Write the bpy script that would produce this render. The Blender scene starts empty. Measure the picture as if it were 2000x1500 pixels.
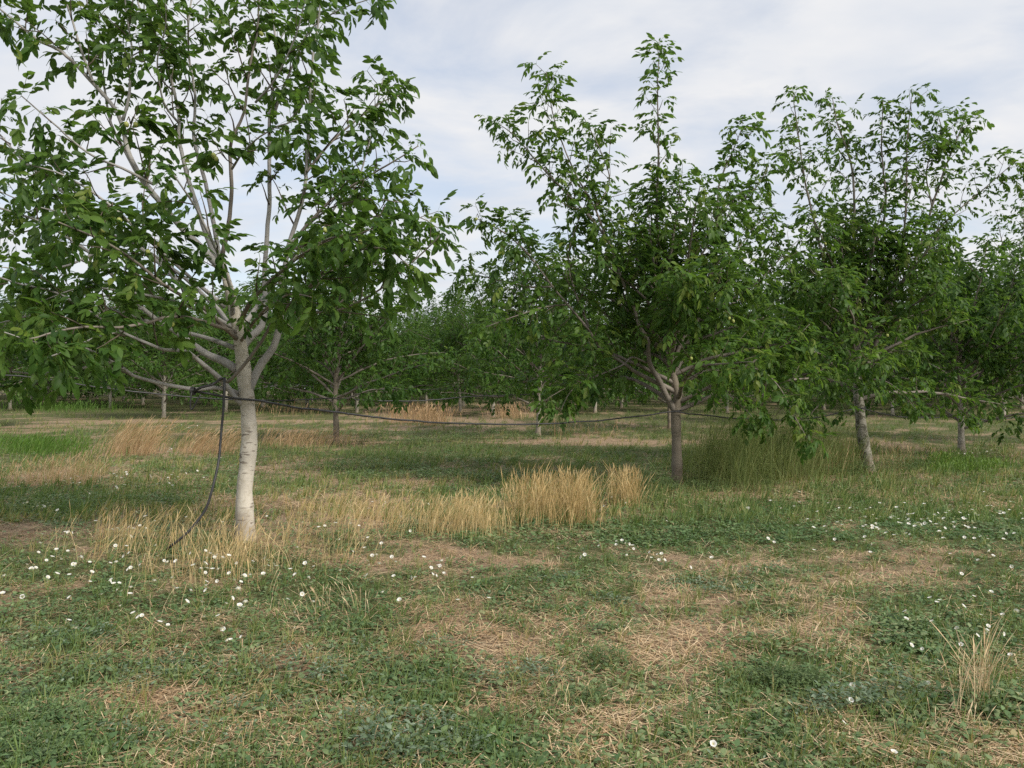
import bpy, math
import numpy as np
from mathutils import Matrix

# ------------------------------------------------------------------ camera, sky, sun, exposure
scene = bpy.context.scene
COL = scene.collection
F, CX, HY, EYE = 1540.0, 1000.0, 760.0, 1.55      # focal (photo px), centre column, horizon row, eye height

cam_d = bpy.data.cameras.new('camera')
cam = bpy.data.objects.new('camera', cam_d)
COL.objects.link(cam)
cam.location = (0, 0, EYE)
cam.rotation_euler = (math.radians(90), 0, 0)
cam_d.sensor_width = 36.0
cam_d.lens = 36.0 * F / 2000.0
cam_d.shift_y = (HY - 750.0) / 2000.0
cam_d.clip_start = 0.05
cam_d.clip_end = 3000.0
scene.camera = cam

SUN_DIR = np.array([0.74, -0.66, 0.78]); SUN_DIR /= np.linalg.norm(SUN_DIR)
SUN_EL = math.asin(SUN_DIR[2]); SUN_AZ = math.atan2(SUN_DIR[0], SUN_DIR[1])

world = bpy.data.worlds.new('World')
scene.world = world
world.use_nodes = True
wn, wl = world.node_tree.nodes, world.node_tree.links
wn.clear()
wout = wn.new('ShaderNodeOutputWorld')
wbg = wn.new('ShaderNodeBackground'); wbg.inputs['Strength'].default_value = 0.1
sky = wn.new('ShaderNodeTexSky'); sky.sky_type = 'NISHITA'; sky.sun_disc = False
sky.sun_elevation = SUN_EL; sky.sun_rotation = SUN_AZ
sky.dust_density = 2.0; sky.air_density = 1.0
tc = wn.new('ShaderNodeTexCoord')
sep = wn.new('ShaderNodeSeparateXYZ'); wl.new(tc.outputs['Generated'], sep.inputs[0])
mz = wn.new('ShaderNodeMath'); mz.operation = 'MAXIMUM'; mz.inputs[1].default_value = 0.0
wl.new(sep.outputs['Z'], mz.inputs[0])
az = wn.new('ShaderNodeMath'); az.operation = 'ADD'; az.inputs[1].default_value = 0.22
wl.new(mz.outputs[0], az.inputs[0])
dx = wn.new('ShaderNodeMath'); dx.operation = 'DIVIDE'
dy = wn.new('ShaderNodeMath'); dy.operation = 'DIVIDE'
wl.new(sep.outputs['X'], dx.inputs[0]); wl.new(az.outputs[0], dx.inputs[1])
wl.new(sep.outputs['Y'], dy.inputs[0]); wl.new(az.outputs[0], dy.inputs[1])
cmb = wn.new('ShaderNodeCombineXYZ')
wl.new(dx.outputs[0], cmb.inputs['X']); wl.new(dy.outputs[0], cmb.inputs['Y'])
cmap = wn.new('ShaderNodeMapping'); wl.new(cmb.outputs[0], cmap.inputs['Vector'])
cmap.inputs['Location'].default_value = (3.1, 2.6, 0.0)
cmap.inputs['Scale'].default_value = (1.0, 1.5, 1.0)
n1 = wn.new('ShaderNodeTexNoise'); n1.inputs['Scale'].default_value = 1.5
n1.inputs['Detail'].default_value = 9.0; n1.inputs['Roughness'].default_value = 0.55
n1.inputs['Distortion'].default_value = 0.35
wl.new(cmap.outputs[0], n1.inputs['Vector'])
cr = wn.new('ShaderNodeValToRGB')
cr.color_ramp.elements[0].position = 0.38; cr.color_ramp.elements[0].color = (0.58, 0.58, 0.58, 1)
cr.color_ramp.elements[1].position = 0.54; cr.color_ramp.elements[1].color = (0.985, 0.985, 0.985, 1)
wl.new(n1.outputs['Fac'], cr.inputs[0])
n2 = wn.new('ShaderNodeTexNoise'); n2.inputs['Scale'].default_value = 3.2
n2.inputs['Detail'].default_value = 7.0
wl.new(cmap.outputs[0], n2.inputs['Vector'])
cc = wn.new('ShaderNodeValToRGB')
cc.color_ramp.elements[0].position = 0.34; cc.color_ramp.elements[0].color = (3.85, 4.05, 4.4, 1)
cc.color_ramp.elements[1].position = 0.66; cc.color_ramp.elements[1].color = (4.6, 4.6, 4.65, 1)
wl.new(n2.outputs['Fac'], cc.inputs[0])
wm = wn.new('ShaderNodeMixRGB')
wl.new(cr.outputs[0], wm.inputs['Fac']); wl.new(sky.outputs[0], wm.inputs['Color1']); wl.new(cc.outputs[0], wm.inputs['Color2'])
wl.new(wm.outputs[0], wbg.inputs['Color'])
wl.new(wbg.outputs[0], wout.inputs['Surface'])

sun_d = bpy.data.lights.new('sun', 'SUN')
sun_d.energy = 2.3; sun_d.angle = math.radians(20); sun_d.color = (1.0, 0.94, 0.84)
sun = bpy.data.objects.new('sun', sun_d); COL.objects.link(sun)
sun.rotation_euler = (math.radians(90) - SUN_EL, 0, math.pi - SUN_AZ)
sun.location = (10, -5, 15)

vs = scene.view_settings
vs.view_transform = 'Standard'; vs.look = 'None'; vs.exposure = 0.95; vs.gamma = 1.0
vs.use_curve_mapping = False
scene.cycles.max_bounces = 7; scene.cycles.diffuse_bounces = 3; scene.cycles.glossy_bounces = 2
scene.cycles.transmission_bounces = 4; scene.cycles.transparent_max_bounces = 4
scene.cycles.use_denoising = False

RNG = np.random.default_rng(20240711)

# ------------------------------------------------------------------ numeric helpers
_T = np.random.default_rng(5).random((256, 256))
def vnoise(x, y, s=0):
    x = np.asarray(x, float) + 17.3 * s; y = np.asarray(y, float) + 9.1 * s
    xi = np.floor(x).astype(int); yi = np.floor(y).astype(int)
    fx = x - xi; fy = y - yi
    fx = fx * fx * (3 - 2 * fx); fy = fy * fy * (3 - 2 * fy)
    a = _T[xi & 255, yi & 255]; b = _T[(xi + 1) & 255, yi & 255]
    c = _T[xi & 255, (yi + 1) & 255]; d = _T[(xi + 1) & 255, (yi + 1) & 255]
    return (a * (1 - fx) + b * fx) * (1 - fy) + (c * (1 - fx) + d * fx) * fy
def fbm(x, y, s=0, o=4):
    v = 0; a = 0.5; t = 0
    for i in range(o):
        v = v + a * vnoise(np.asarray(x) * 2 ** i, np.asarray(y) * 2 ** i, s + i * 3); t += a; a *= 0.55
    return v / t
def gz(x, y):
    x = np.asarray(x, float); y = np.asarray(y, float)
    rise = np.clip(y - 18.0, 0, None); rise = 0.012 * rise * rise / (rise + 6.0)
    rise = np.where(y > 160, 0.012 * 142 * 142 / 148 + 0 * y, rise)
    near = np.exp(-((y - 6) / 40.0) ** 2)
    return rise + (fbm(x * 0.35, y * 0.35, 2, 3) - 0.5) * 0.10 * near + (fbm(x * 2.2, y * 2.2, 4, 3) - 0.5) * 0.05 * near
def P(px, py, Z):
    return np.array([(px - CX) / F * Z, Z, EYE + (HY - py) / F * Z])
def uv(x, y, z=None):
    z = gz(x, y) if z is None else z
    yy = np.maximum(y, 0.3)
    return CX + F * x / yy, HY + F * (EYE - z) / yy
def G(px, py):
    Z = 10.0
    for _ in range(60):
        x = (px - CX) / F * Z
        h = EYE - float(gz(x, Z))
        Zn = F * h / max(py - HY, 4.0)
        Z = 0.6 * Z + 0.4 * min(Zn, 200.0)
    x = (px - CX) / F * Z
    return np.array([x, Z, float(gz(x, Z))])
def norm(v):
    v = np.asarray(v, float)
    return v / (np.linalg.norm(v) + 1e-9)

class Acc:
    """collects triangles of one mesh"""
    def __init__(s): s.v = []; s.t = []; s.a = []; s.n = 0
    def add(s, v, t, a=0.5):
        v = np.asarray(v, float).reshape(-1, 3); t = np.asarray(t, np.int64).reshape(-1, 3)
        s.v.append(v); s.t.append(t + s.n)
        s.a.append(np.full(len(v), a) if np.isscalar(a) else np.asarray(a, float)); s.n += len(v)
    def mesh(s, name, mat, smooth=True):
        if s.n == 0: s.add(np.zeros((3, 3)), [[0, 1, 2]])
        return tri_mesh(name, np.concatenate(s.v), np.concatenate(s.t), mat, np.concatenate(s.a), smooth)
def tri_mesh(name, v, t, mat, tint=None, smooth=True):
    me = bpy.data.meshes.new(name)
    me.vertices.add(len(v)); me.vertices.foreach_set('co', np.ascontiguousarray(v, np.float32).ravel())
    me.loops.add(len(t) * 3); me.loops.foreach_set('vertex_index', np.ascontiguousarray(t, np.int32).ravel())
    me.polygons.add(len(t)); me.polygons.foreach_set('loop_start', np.arange(0, len(t) * 3, 3, dtype=np.int32))
    if smooth: me.polygons.foreach_set('use_smooth', np.ones(len(t), bool))
    if tint is not None:
        at = me.attributes.new('tint', 'FLOAT', 'POINT'); at.data.foreach_set('value', np.ascontiguousarray(tint, np.float32))
    me.update(); me.validate()
    if mat: me.materials.append(mat)
    return me
def obj(name, me, parent=None, loc=None):
    o = bpy.data.objects.new(name, me); COL.objects.link(o)
    if parent is not None: o.parent = parent
    if loc is not None: o.location = [float(c) for c in loc]
    return o
def tag(o, label=None, cat=None, group=None, kind=None):
    if label: o['label'] = label
    if cat: o['category'] = cat
    if group: o['group'] = group
    if kind: o['kind'] = kind
    return o

def resample(pts, rad, step):
    pts = np.asarray(pts, float); rad = np.asarray(rad, float)
    n = len(pts)
    if n < 3:
        seg = np.linalg.norm(pts[-1] - pts[0]); k = max(2, int(seg / step) + 1); u = np.linspace(0, 1, k)[:, None]
        return pts[0] * (1 - u) + pts[-1] * u, rad[0] * (1 - u[:, 0]) + rad[-1] * u[:, 0]
    ext = np.vstack([2 * pts[0] - pts[1], pts, 2 * pts[-1] - pts[-2]])
    out, ro = [], []
    for i in range(n - 1):
        p0, p1, p2, p3 = ext[i:i + 4]
        k = max(1, int(np.linalg.norm(p2 - p1) / step))
        for j in range(k):
            u = j / k
            out.append(0.5 * (2 * p1 + (p2 - p0) * u + (2 * p0 - 5 * p1 + 4 * p2 - p3) * u * u + (3 * p1 - p0 - 3 * p2 + p3) * u ** 3))
            ro.append(rad[i] * (1 - u) + rad[i + 1] * u)
    out.append(pts[-1]); ro.append(rad[-1])
    return np.array(out), np.array(ro)
def tube(pts, rad, sides=6, rough=0.0, rng=None):
    pts = np.asarray(pts, float); n = len(pts)
    tan = np.gradient(pts, axis=0); tan /= (np.linalg.norm(tan, axis=1)[:, None] + 1e-9)
    a = np.array([1, 0, 0.0]) if abs(tan[0][0]) < 0.8 else np.array([0, 1.0, 0])
    nrm = np.zeros((n, 3)); nrm[0] = norm(np.cross(tan[0], a))
    for i in range(1, n):
        w = nrm[i - 1] - tan[i] * np.dot(nrm[i - 1], tan[i]); nrm[i] = norm(w)
    bi = np.cross(tan, nrm)
    th = np.linspace(0, 2 * np.pi, sides, endpoint=False)
    r = np.asarray(rad)[:, None] * np.ones(sides)[None]
    if rough and rng is not None: r = r * (1 + rough * (rng.random(r.shape) - 0.5))
    ring = pts[:, None, :] + r[..., None] * (np.cos(th)[None, :, None] * nrm[:, None, :] + np.sin(th)[None, :, None] * bi[:, None, :])
    v = ring.reshape(-1, 3)
    i = np.arange(n - 1)[:, None] * sides; j = np.arange(sides)[None]
    a0 = (i + j).ravel(); b0 = (i + (j + 1) % sides).ravel(); c0 = a0 + sides; d0 = b0 + sides
    t = np.vstack([np.stack([a0, b0, d0], 1), np.stack([a0, d0, c0], 1)])
    e = len(v); v = np.vstack([v, pts[-1] + tan[-1] * rad[-1] * 0.5, pts[0]])
    l = (n - 1) * sides; jj = np.arange(sides)
    t = np.vstack([t, np.stack([l + jj, l + (jj + 1) % sides, np.full(sides, e)], 1),
                   np.stack([(jj + 1) % sides, jj, np.full(sides, e + 1)], 1)])
    return v, t

# ------------------------------------------------------------------ materials
def new_mat(name):
    m = bpy.data.materials.new(name); m.use_nodes = True
    n = m.node_tree.nodes; n.clear()
    return m, n, m.node_tree.links
def ramp(n, stops, interp='LINEAR'):
    r = n.new('ShaderNodeValToRGB'); r.color_ramp.interpolation = interp
    while len(r.color_ramp.elements) < len(stops): r.color_ramp.elements.new(0.5)
    for e, (p, c) in zip(r.color_ramp.elements, stops):
        e.position = p; e.color = (c[0], c[1], c[2], 1)
    return r
def tint_mat(name, stops, rough=0.6, transl=0.3, back=None, spec=0.4, noise=0.25, nscale=30.0, tmul=1.6):
    """leaf-like material: colour by the 'tint' attribute, mottled, a little light passes through"""
    m, n, l = new_mat(name)
    at = n.new('ShaderNodeAttribute'); at.attribute_name = 'tint'
    r = ramp(n, stops); l.new(at.outputs['Fac'], r.inputs[0])
    geo = n.new('ShaderNodeNewGeometry')
    nz = n.new('ShaderNodeTexNoise'); nz.inputs['Scale'].default_value = nscale; nz.inputs['Detail'].default_value = 3
    l.new(geo.outputs['Position'], nz.inputs['Vector'])
    mr = n.new('ShaderNodeMapRange'); mr.inputs['To Min'].default_value = 1 - noise; mr.inputs['To Max'].default_value = 1 + noise
    mr.inputs['From Min'].default_value = 0.3; mr.inputs['From Max'].default_value = 0.7
    l.new(nz.outputs['Fac'], mr.inputs['Value'])
    hs = n.new('ShaderNodeHueSaturation'); l.new(mr.outputs[0], hs.inputs['Value']); l.new(r.outputs[0], hs.inputs['Color'])
    col = hs.outputs[0]
    if back is not None:
        mx = n.new('ShaderNodeMixRGB'); mx.inputs['Color2'].default_value = (*back, 1)
        mb = n.new('ShaderNodeMath'); mb.operation = 'MULTIPLY'; mb.inputs[1].default_value = 0.55
        l.new(geo.outputs['Backfacing'], mb.inputs[0]); l.new(mb.outputs[0], mx.inputs['Fac'])
        l.new(col, mx.inputs['Color1']); col = mx.outputs[0]
    b = n.new('ShaderNodeBsdfPrincipled'); b.inputs['Roughness'].default_value = rough
    b.inputs['Specular IOR Level'].default_value = spec
    l.new(col, b.inputs['Base Color'])
    o = n.new('ShaderNodeOutputMaterial')
    if transl > 0:
        tr = n.new('ShaderNodeBsdfTranslucent')
        tm = n.new('ShaderNodeMixRGB'); tm.blend_type = 'MULTIPLY'; tm.inputs['Fac'].default_value = 1
        tm.inputs['Color2'].default_value = (tmul * 1.05, tmul * 1.15, tmul * 0.55, 1)
        l.new(col, tm.inputs['Color1']); l.new(tm.outputs[0], tr.inputs['Color'])
        mix = n.new('ShaderNodeMixShader'); mix.inputs[0].default_value = transl
        l.new(b.outputs[0], mix.inputs[1]); l.new(tr.outputs[0], mix.inputs[2]); l.new(mix.outputs[0], o.inputs[0])
    else: l.new(b.outputs[0], o.inputs[0])
    return m
def bark_mat(name, base, dark, streak=0.5, lichen=None, bump=0.25, blotch=0.0):
    m, n, l = new_mat(name)
    t = n.new('ShaderNodeTexCoord')
    mp = n.new('ShaderNodeMapping'); mp.inputs['Scale'].default_value = (7, 7, 30)
    l.new(t.outputs['Object'], mp.inputs['Vector'])
    a = n.new('ShaderNodeTexNoise'); a.inputs['Scale'].default_value = 1.3; a.inputs['Detail'].default_value = 3; a.inputs['Roughness'].default_value = 0.5
    l.new(mp.outputs[0], a.inputs['Vector'])
    r1 = ramp(n, [(0.35, (1, 1, 1)), (0.405, (0, 0, 0))]); l.new(a.outputs['Fac'], r1.inputs[0])
    c = n.new('ShaderNodeTexNoise'); c.inputs['Scale'].default_value = 5; c.inputs['Detail'].default_value = 4
    l.new(t.outputs['Object'], c.inputs['Vector'])
    r2 = ramp(n, [(0.3, tuple(x * 0.78 for x in base)), (0.7, tuple(min(1, x * 1.12) for x in base))]); l.new(c.outputs['Fac'], r2.inputs[0])
    f = n.new('ShaderNodeMath'); f.operation = 'MULTIPLY'; f.inputs[1].default_value = streak; l.new(r1.outputs[0], f.inputs[0])
    mx = n.new('ShaderNodeMixRGB'); mx.inputs['Color2'].default_value = (*dark, 1)
    l.new(f.outputs[0], mx.inputs['Fac']); l.new(r2.outputs[0], mx.inputs['Color1'])
    col = mx.outputs[0]
    if blotch > 0:
        d = n.new('ShaderNodeTexNoise'); d.inputs['Scale'].default_value = 11; d.inputs['Detail'].default_value = 4; d.inputs['Distortion'].default_value = 1.0
        l.new(t.outputs['Object'], d.inputs['Vector'])
        r3 = ramp(n, [(0.50, (0, 0, 0)), (0.60, (blotch,) * 3)]); l.new(d.outputs['Fac'], r3.inputs[0])
        m2 = n.new('ShaderNodeMixRGB'); m2.inputs['Color2'].default_value = (*(lichen or dark), 1)
        l.new(r3.outputs[0], m2.inputs['Fac']); l.new(col, m2.inputs['Color1']); col = m2.outputs[0]
    sx = n.new('ShaderNodeSeparateXYZ'); l.new(t.outputs['Object'], sx.inputs[0])
    dm = n.new('ShaderNodeMath'); dm.operation = 'MULTIPLY_ADD'; dm.inputs[1].default_value = 0.5; l.new(c.outputs['Fac'], dm.inputs[0]); l.new(sx.outputs['Z'], dm.inputs[2])
    dr = n.new('ShaderNodeMapRange'); dr.inputs['From Min'].default_value = 0.28; dr.inputs['From Max'].default_value = 0.52; dr.inputs['To Min'].default_value = 0.75; dr.inputs['To Max'].default_value = 0.0
    l.new(dm.outputs[0], dr.inputs['Value'])
    dx_ = n.new('ShaderNodeMixRGB'); dx_.inputs['Color2'].default_value = (0.20, 0.15, 0.105, 1); l.new(dr.outputs[0], dx_.inputs['Fac']); l.new(col, dx_.inputs['Color1']); col = dx_.outputs[0]
    b = n.new('ShaderNodeBsdfPrincipled'); b.inputs['Roughness'].default_value = 0.8; b.inputs['Specular IOR Level'].default_value = 0.25
    l.new(col, b.inputs['Base Color'])
    bp = n.new('ShaderNodeBump'); bp.inputs['Strength'].default_value = bump; bp.inputs['Distance'].default_value = 0.01
    l.new(a.outputs['Fac'], bp.inputs['Height']); l.new(bp.outputs[0], b.inputs['Normal'])
    o = n.new('ShaderNodeOutputMaterial'); l.new(b.outputs[0], o.inputs[0])
    return m
def plain_mat(name, col, rough=0.5, spec=0.5, var=0.1, scale=40, bump=0.0):
    m, n, l = new_mat(name)
    t = n.new('ShaderNodeTexCoord')
    nz = n.new('ShaderNodeTexNoise'); nz.inputs['Scale'].default_value = scale; nz.inputs['Detail'].default_value = 3
    l.new(t.outputs['Object'], nz.inputs['Vector'])
    r = ramp(n, [(0.3, tuple(c * (1 - var) for c in col)), (0.7, tuple(min(1, c * (1 + var)) for c in col))]); l.new(nz.outputs['Fac'], r.inputs[0])
    b = n.new('ShaderNodeBsdfPrincipled'); b.inputs['Roughness'].default_value = rough; b.inputs['Specular IOR Level'].default_value = spec
    l.new(r.outputs[0], b.inputs['Base Color'])
    if bump:
        bp = n.new('ShaderNodeBump'); bp.inputs['Strength'].default_value = bump; bp.inputs['Distance'].default_value = 0.004
        l.new(nz.outputs['Fac'], bp.inputs['Height']); l.new(bp.outputs[0], b.inputs['Normal'])
    o = n.new('ShaderNodeOutputMaterial'); l.new(b.outputs[0], o.inputs[0])
    return m

LEAF = tint_mat('walnut_leaf', [(0.0, (0.032, 0.074, 0.015)), (0.45, (0.054, 0.114, 0.021)), (0.8, (0.088, 0.156, 0.027)), (0.94, (0.15, 0.19, 0.038)), (1.0, (0.17, 0.075, 0.03))],
                rough=0.5, transl=0.42, back=(0.095, 0.15, 0.05), spec=0.22, noise=0.2, nscale=14)
BARK_PALE = bark_mat('bark_pale', (0.53, 0.49, 0.42), (0.14, 0.11, 0.09), 0.8, lichen=(0.36, 0.32, 0.25), blotch=0.5, bump=0.15)
BARK_LIMB = bark_mat('bark_limb', (0.33, 0.318, 0.305), (0.13, 0.115, 0.10), 0.5, bump=0.3)
BARK_DARK = bark_mat('bark_dark', (0.20, 0.175, 0.15), (0.07, 0.06, 0.05), 0.5)
BARK_MID = bark_mat('bark_mid', (0.36, 0.33, 0.28), (0.11, 0.09, 0.07), 0.6, lichen=(0.17, 0.16, 0.12), blotch=0.6, bump=0.3)
BARK_GREY = bark_mat('bark_grey', (0.195, 0.165, 0.128), (0.10, 0.09, 0.07), 0.6, bump=0.4)
BARK_MOTTLED = bark_mat('bark_mottled', (0.30, 0.28, 0.235), (0.08, 0.07, 0.055), 0.8, lichen=(0.085, 0.08, 0.055), blotch=0.9, bump=0.5)
TWIG = plain_mat('twig_bark', (0.095, 0.078, 0.058), 0.8, 0.2, 0.3, 12)
NUT = plain_mat('walnut_husk', (0.26, 0.29, 0.075), 0.5, 0.4, 0.25, 60, 0.2)
PIPE = plain_mat('black_polyethylene', (0.026, 0.026, 0.027), 0.48, 0.45, 0.55, 9)
STAKE = bark_mat('old_wood', (0.085, 0.065, 0.05), (0.04, 0.03, 0.025), 0.5)
PETAL = tint_mat('bindweed_petal', [(0.0, (0.50, 0.46, 0.22)), (0.35, (0.66, 0.63, 0.55)), (1.0, (0.74, 0.73, 0.73))], rough=0.6, transl=0.25, noise=0.04, tmul=1.0)
BROAD = tint_mat('broadleaf_weed', [(0.0, (0.074, 0.132, 0.052)), (0.4, (0.132, 0.200, 0.082)), (0.75, (0.205, 0.245, 0.12)), (1.0, (0.36, 0.23, 0.13))], rough=0.6, transl=0.22, noise=0.25, nscale=9, spec=0.3)
GRASS = tint_mat('green_grass', [(0.0, (0.092, 0.152, 0.042)), (0.5, (0.165, 0.215, 0.07)), (1.0, (0.38, 0.29, 0.14))], rough=0.6, transl=0.25, noise=0.2, nscale=6, spec=0.3)
BRIGHT = tint_mat('bright_grass', [(0.0, (0.075, 0.15, 0.025)), (1.0, (0.14, 0.21, 0.045))], rough=0.6, transl=0.3, noise=0.2, nscale=6, spec=0.3)
STRAW = tint_mat('dry_straw', [(0.0, (0.34, 0.215, 0.12)), (0.5, (0.51, 0.37, 0.22)), (1.0, (0.66, 0.52, 0.34))], rough=0.75, transl=0.1, noise=0.2, nscale=8, spec=0.2, tmul=1.0)
GOLD = tint_mat('golden_dry_grass', [(0.0, (0.36, 0.24, 0.105)), (0.5, (0.52, 0.38, 0.19)), (1.0, (0.64, 0.52, 0.31))], rough=0.7, transl=0.22, noise=0.15, nscale=5, spec=0.2, tmul=1.0)
RUSSET = tint_mat('russet_dry_grass', [(0.0, (0.32, 0.19, 0.10)), (0.5, (0.46, 0.32, 0.185)), (1.0, (0.58, 0.45, 0.29))], rough=0.75, transl=0.2, noise=0.15, nscale=5, spec=0.2, tmul=1.0)
SILVER = tint_mat('grey_green_weed', [(0.0, (0.07, 0.115, 0.06)), (0.5, (0.13, 0.18, 0.11)), (1.0, (0.24, 0.29, 0.22))], rough=0.65, transl=0.18, noise=0.2, nscale=20, spec=0.3)
OLIVE = tint_mat('olive_weed', [(0.0, (0.095, 0.135, 0.042)), (0.5, (0.15, 0.185, 0.065)), (1.0, (0.26, 0.25, 0.11))], rough=0.65, transl=0.25, noise=0.2, nscale=6, spec=0.2)
DARKWEED = tint_mat('dark_weed', [(0.0, (0.075, 0.122, 0.045)), (0.6, (0.120, 0.170, 0.068)), (1.0, (0.19, 0.215, 0.095))], rough=0.6, transl=0.2, noise=0.2, nscale=9, spec=0.3)

def ground_material():
    m, n, l = new_mat('orchard_ground')
    at = n.new('ShaderNodeAttribute'); at.attribute_name = 'tint'
    geo = n.new('ShaderNodeNewGeometry')
    a = n.new('ShaderNodeTexNoise'); a.inputs['Scale'].default_value = 7; a.inputs['Detail'].default_value = 10; a.inputs['Roughness'].default_value = 0.7
    l.new(geo.outputs['Position'], a.inputs['Vector'])
    b = n.new('ShaderNodeTexNoise'); b.inputs['Scale'].default_value = 42; b.inputs['Detail'].default_value = 6; b.inputs['Roughness'].default_value = 0.7
    l.new(geo.outputs['Position'], b.inputs['Vector'])
    ad = n.new('ShaderNodeMath'); ad.operation = 'MULTIPLY_ADD'; ad.inputs[1].default_value = 0.9; 
    sb = n.new('ShaderNodeMath'); sb.operation = 'SUBTRACT'; sb.inputs[1].default_value = 0.45
    l.new(a.outputs['Fac'], ad.inputs[0]); l.new(at.outputs['Fac'], ad.inputs[2]); l.new(ad.outputs[0], sb.inputs[0])
    soil = ramp(n, [(0.30, (0.15, 0.088, 0.055)), (0.5, (0.275, 0.20, 0.132)), (0.7, (0.39, 0.295, 0.20))]); l.new(b.outputs['Fac'], soil.inputs[0])
    grn = ramp(n, [(0.30, (0.052, 0.058, 0.026)), (0.55, (0.105, 0.112, 0.048)), (0.75, (0.21, 0.175, 0.09))]); l.new(b.outputs['Fac'], grn.inputs[0])
    fr = ramp(n, [(0.32, (0, 0, 0)), (0.62, (1, 1, 1))]); l.new(sb.outputs[0], fr.inputs[0])
    mx = n.new('ShaderNodeMixRGB'); l.new(fr.outputs[0], mx.inputs['Fac']); l.new(grn.outputs[0], mx.inputs['Color1']); l.new(soil.outputs[0], mx.inputs['Color2'])
    p = n.new('ShaderNodeBsdfPrincipled'); p.inputs['Roughness'].default_value = 0.95; p.inputs['Specular IOR Level'].default_value = 0.1
    l.new(mx.outputs[0], p.inputs['Base Color'])
    bp = n.new('ShaderNodeBump'); bp.inputs['Strength'].default_value = 0.7; bp.inputs['Distance'].default_value = 0.03
    l.new(b.outputs['Fac'], bp.inputs['Height']); l.new(bp.outputs[0], p.inputs['Normal'])
    o = n.new('ShaderNodeOutputMaterial'); l.new(p.outputs[0], o.inputs[0])
    return m

# ------------------------------------------------------------------ ground
# (column, row, half width, half height, weight): where the photograph's turf is dry (+) or lush (-)
ZONES = [(1330, 1285, 180, 95, .5), (1290, 1390, 170, 40, .3), (1740, 1130, 150, 26, .2), (1600, 1110, 100, 26, .28), (760, 1260, 170, 45, .35),
         (1090, 1290, 140, 50, .38), (330, 1400, 300, 45, .35), (1900, 1480, 200, 45, .6), (1250, 1480, 250, 30, .3), (930, 1085, 100, 16, .6),
         (50, 1050, 100, 26, .7), (790, 938, 110, 12, .5), (90, 938, 140, 12, .3), (1100, 864, 260, 6, .8), (650, 822, 350, 3, .55), (250, 824, 180, 3, .5),
         (830, 808, 120, 14, .7), (1000, 803, 60, 10, .6), (1440, 965, 90, 12, .5), (1560, 1020, 140, 12, .3), (1900, 975, 120, 14, .35), (1960, 1000, 60, 16, .4),
         (700, 1010, 350, 45, .35), (330, 1100, 200, 60, .15), (300, 880, 160, 10, .25), (600, 865, 90, 16, .4), (1640, 890, 120, 25, .25),
         (140, 1110, 190, 45, -.55), (900, 882, 360, 20, -.5), (1830, 1240, 110, 50, -.55), (1890, 905, 90, 15, -.6), (200, 985, 220, 26, -.35),
         (950, 932, 190, 14, -.4), (640, 1165, 140, 60, -.4), (1650, 1000, 250, 30, -.2), (60, 1440, 130, 80, -.4), (560, 1330, 250, 60, -.15), (110, 800, 130, 8, -.5),
         (60, 872, 80, 15, -.5), (1540, 1330, 100, 45, -.35), (1950, 1100, 80, 120, -.4), (1450, 1040, 250, 25, -.2), (1250, 1140, 200, 30, -.2), (1900, 1390, 130, 60, -.2), (1230, 960, 80, 30, -.4)]
def dryness(x, y):
    u, v = uv(x, y)
    d = 0.47 + 0.95 * (fbm(x * 0.55, y * 0.55, 1, 5) - 0.5) + 1.25 * (fbm(x * 2.6, y * 2.6, 7, 4) - 0.5)
    for (px, py, rx, ry, w) in ZONES:
        d = d + (w * .78 if (w > 0 and py > 1050) else w) * np.exp(-np.clip(((u - px) / rx) ** 2 + ((v - py) / ry) ** 2, 0, 30))
    d = d - 0.16 * np.clip((np.asarray(y) - 16) / 20, 0, 1) - 0.05
    return np.clip(d, 0, 1)

def nonuni(a, b, c0, c1, step, grow):
    out = list(np.arange(c0, c1, step)); s = step
    lo = [];  x = c0
    while x > a: s *= grow; x -= s; lo.append(x)
    s = step; x = out[-1]; hi = []
    while x < b: s *= grow; x += s; hi.append(x)
    return np.array(lo[::-1] + out + hi)
gxs = nonuni(-900, 900, -7, 8, 0.17, 1.06); gys = nonuni(-60, 1500, 2.2, 13, 0.13, 1.045)
X, Y = np.meshgrid(gxs, gys)
Zg = gz(X, Y)
gv = np.stack([X.ravel(), Y.ravel(), Zg.ravel()], 1)
nx, ny = len(gxs), len(gys)
ii = (np.arange(ny - 1)[:, None] * nx + np.arange(nx - 1)[None]).ravel()
gt = np.vstack([np.stack([ii, ii + 1, ii + nx + 1], 1), np.stack([ii, ii + nx + 1, ii + nx], 1)])
ground = obj('ground', tri_mesh('ground', gv, gt, ground_material(), dryness(X, Y).ravel()))
tag(ground, 'dry weedy orchard ground of soil, straw and green turf', 'ground', kind='structure')

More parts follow.
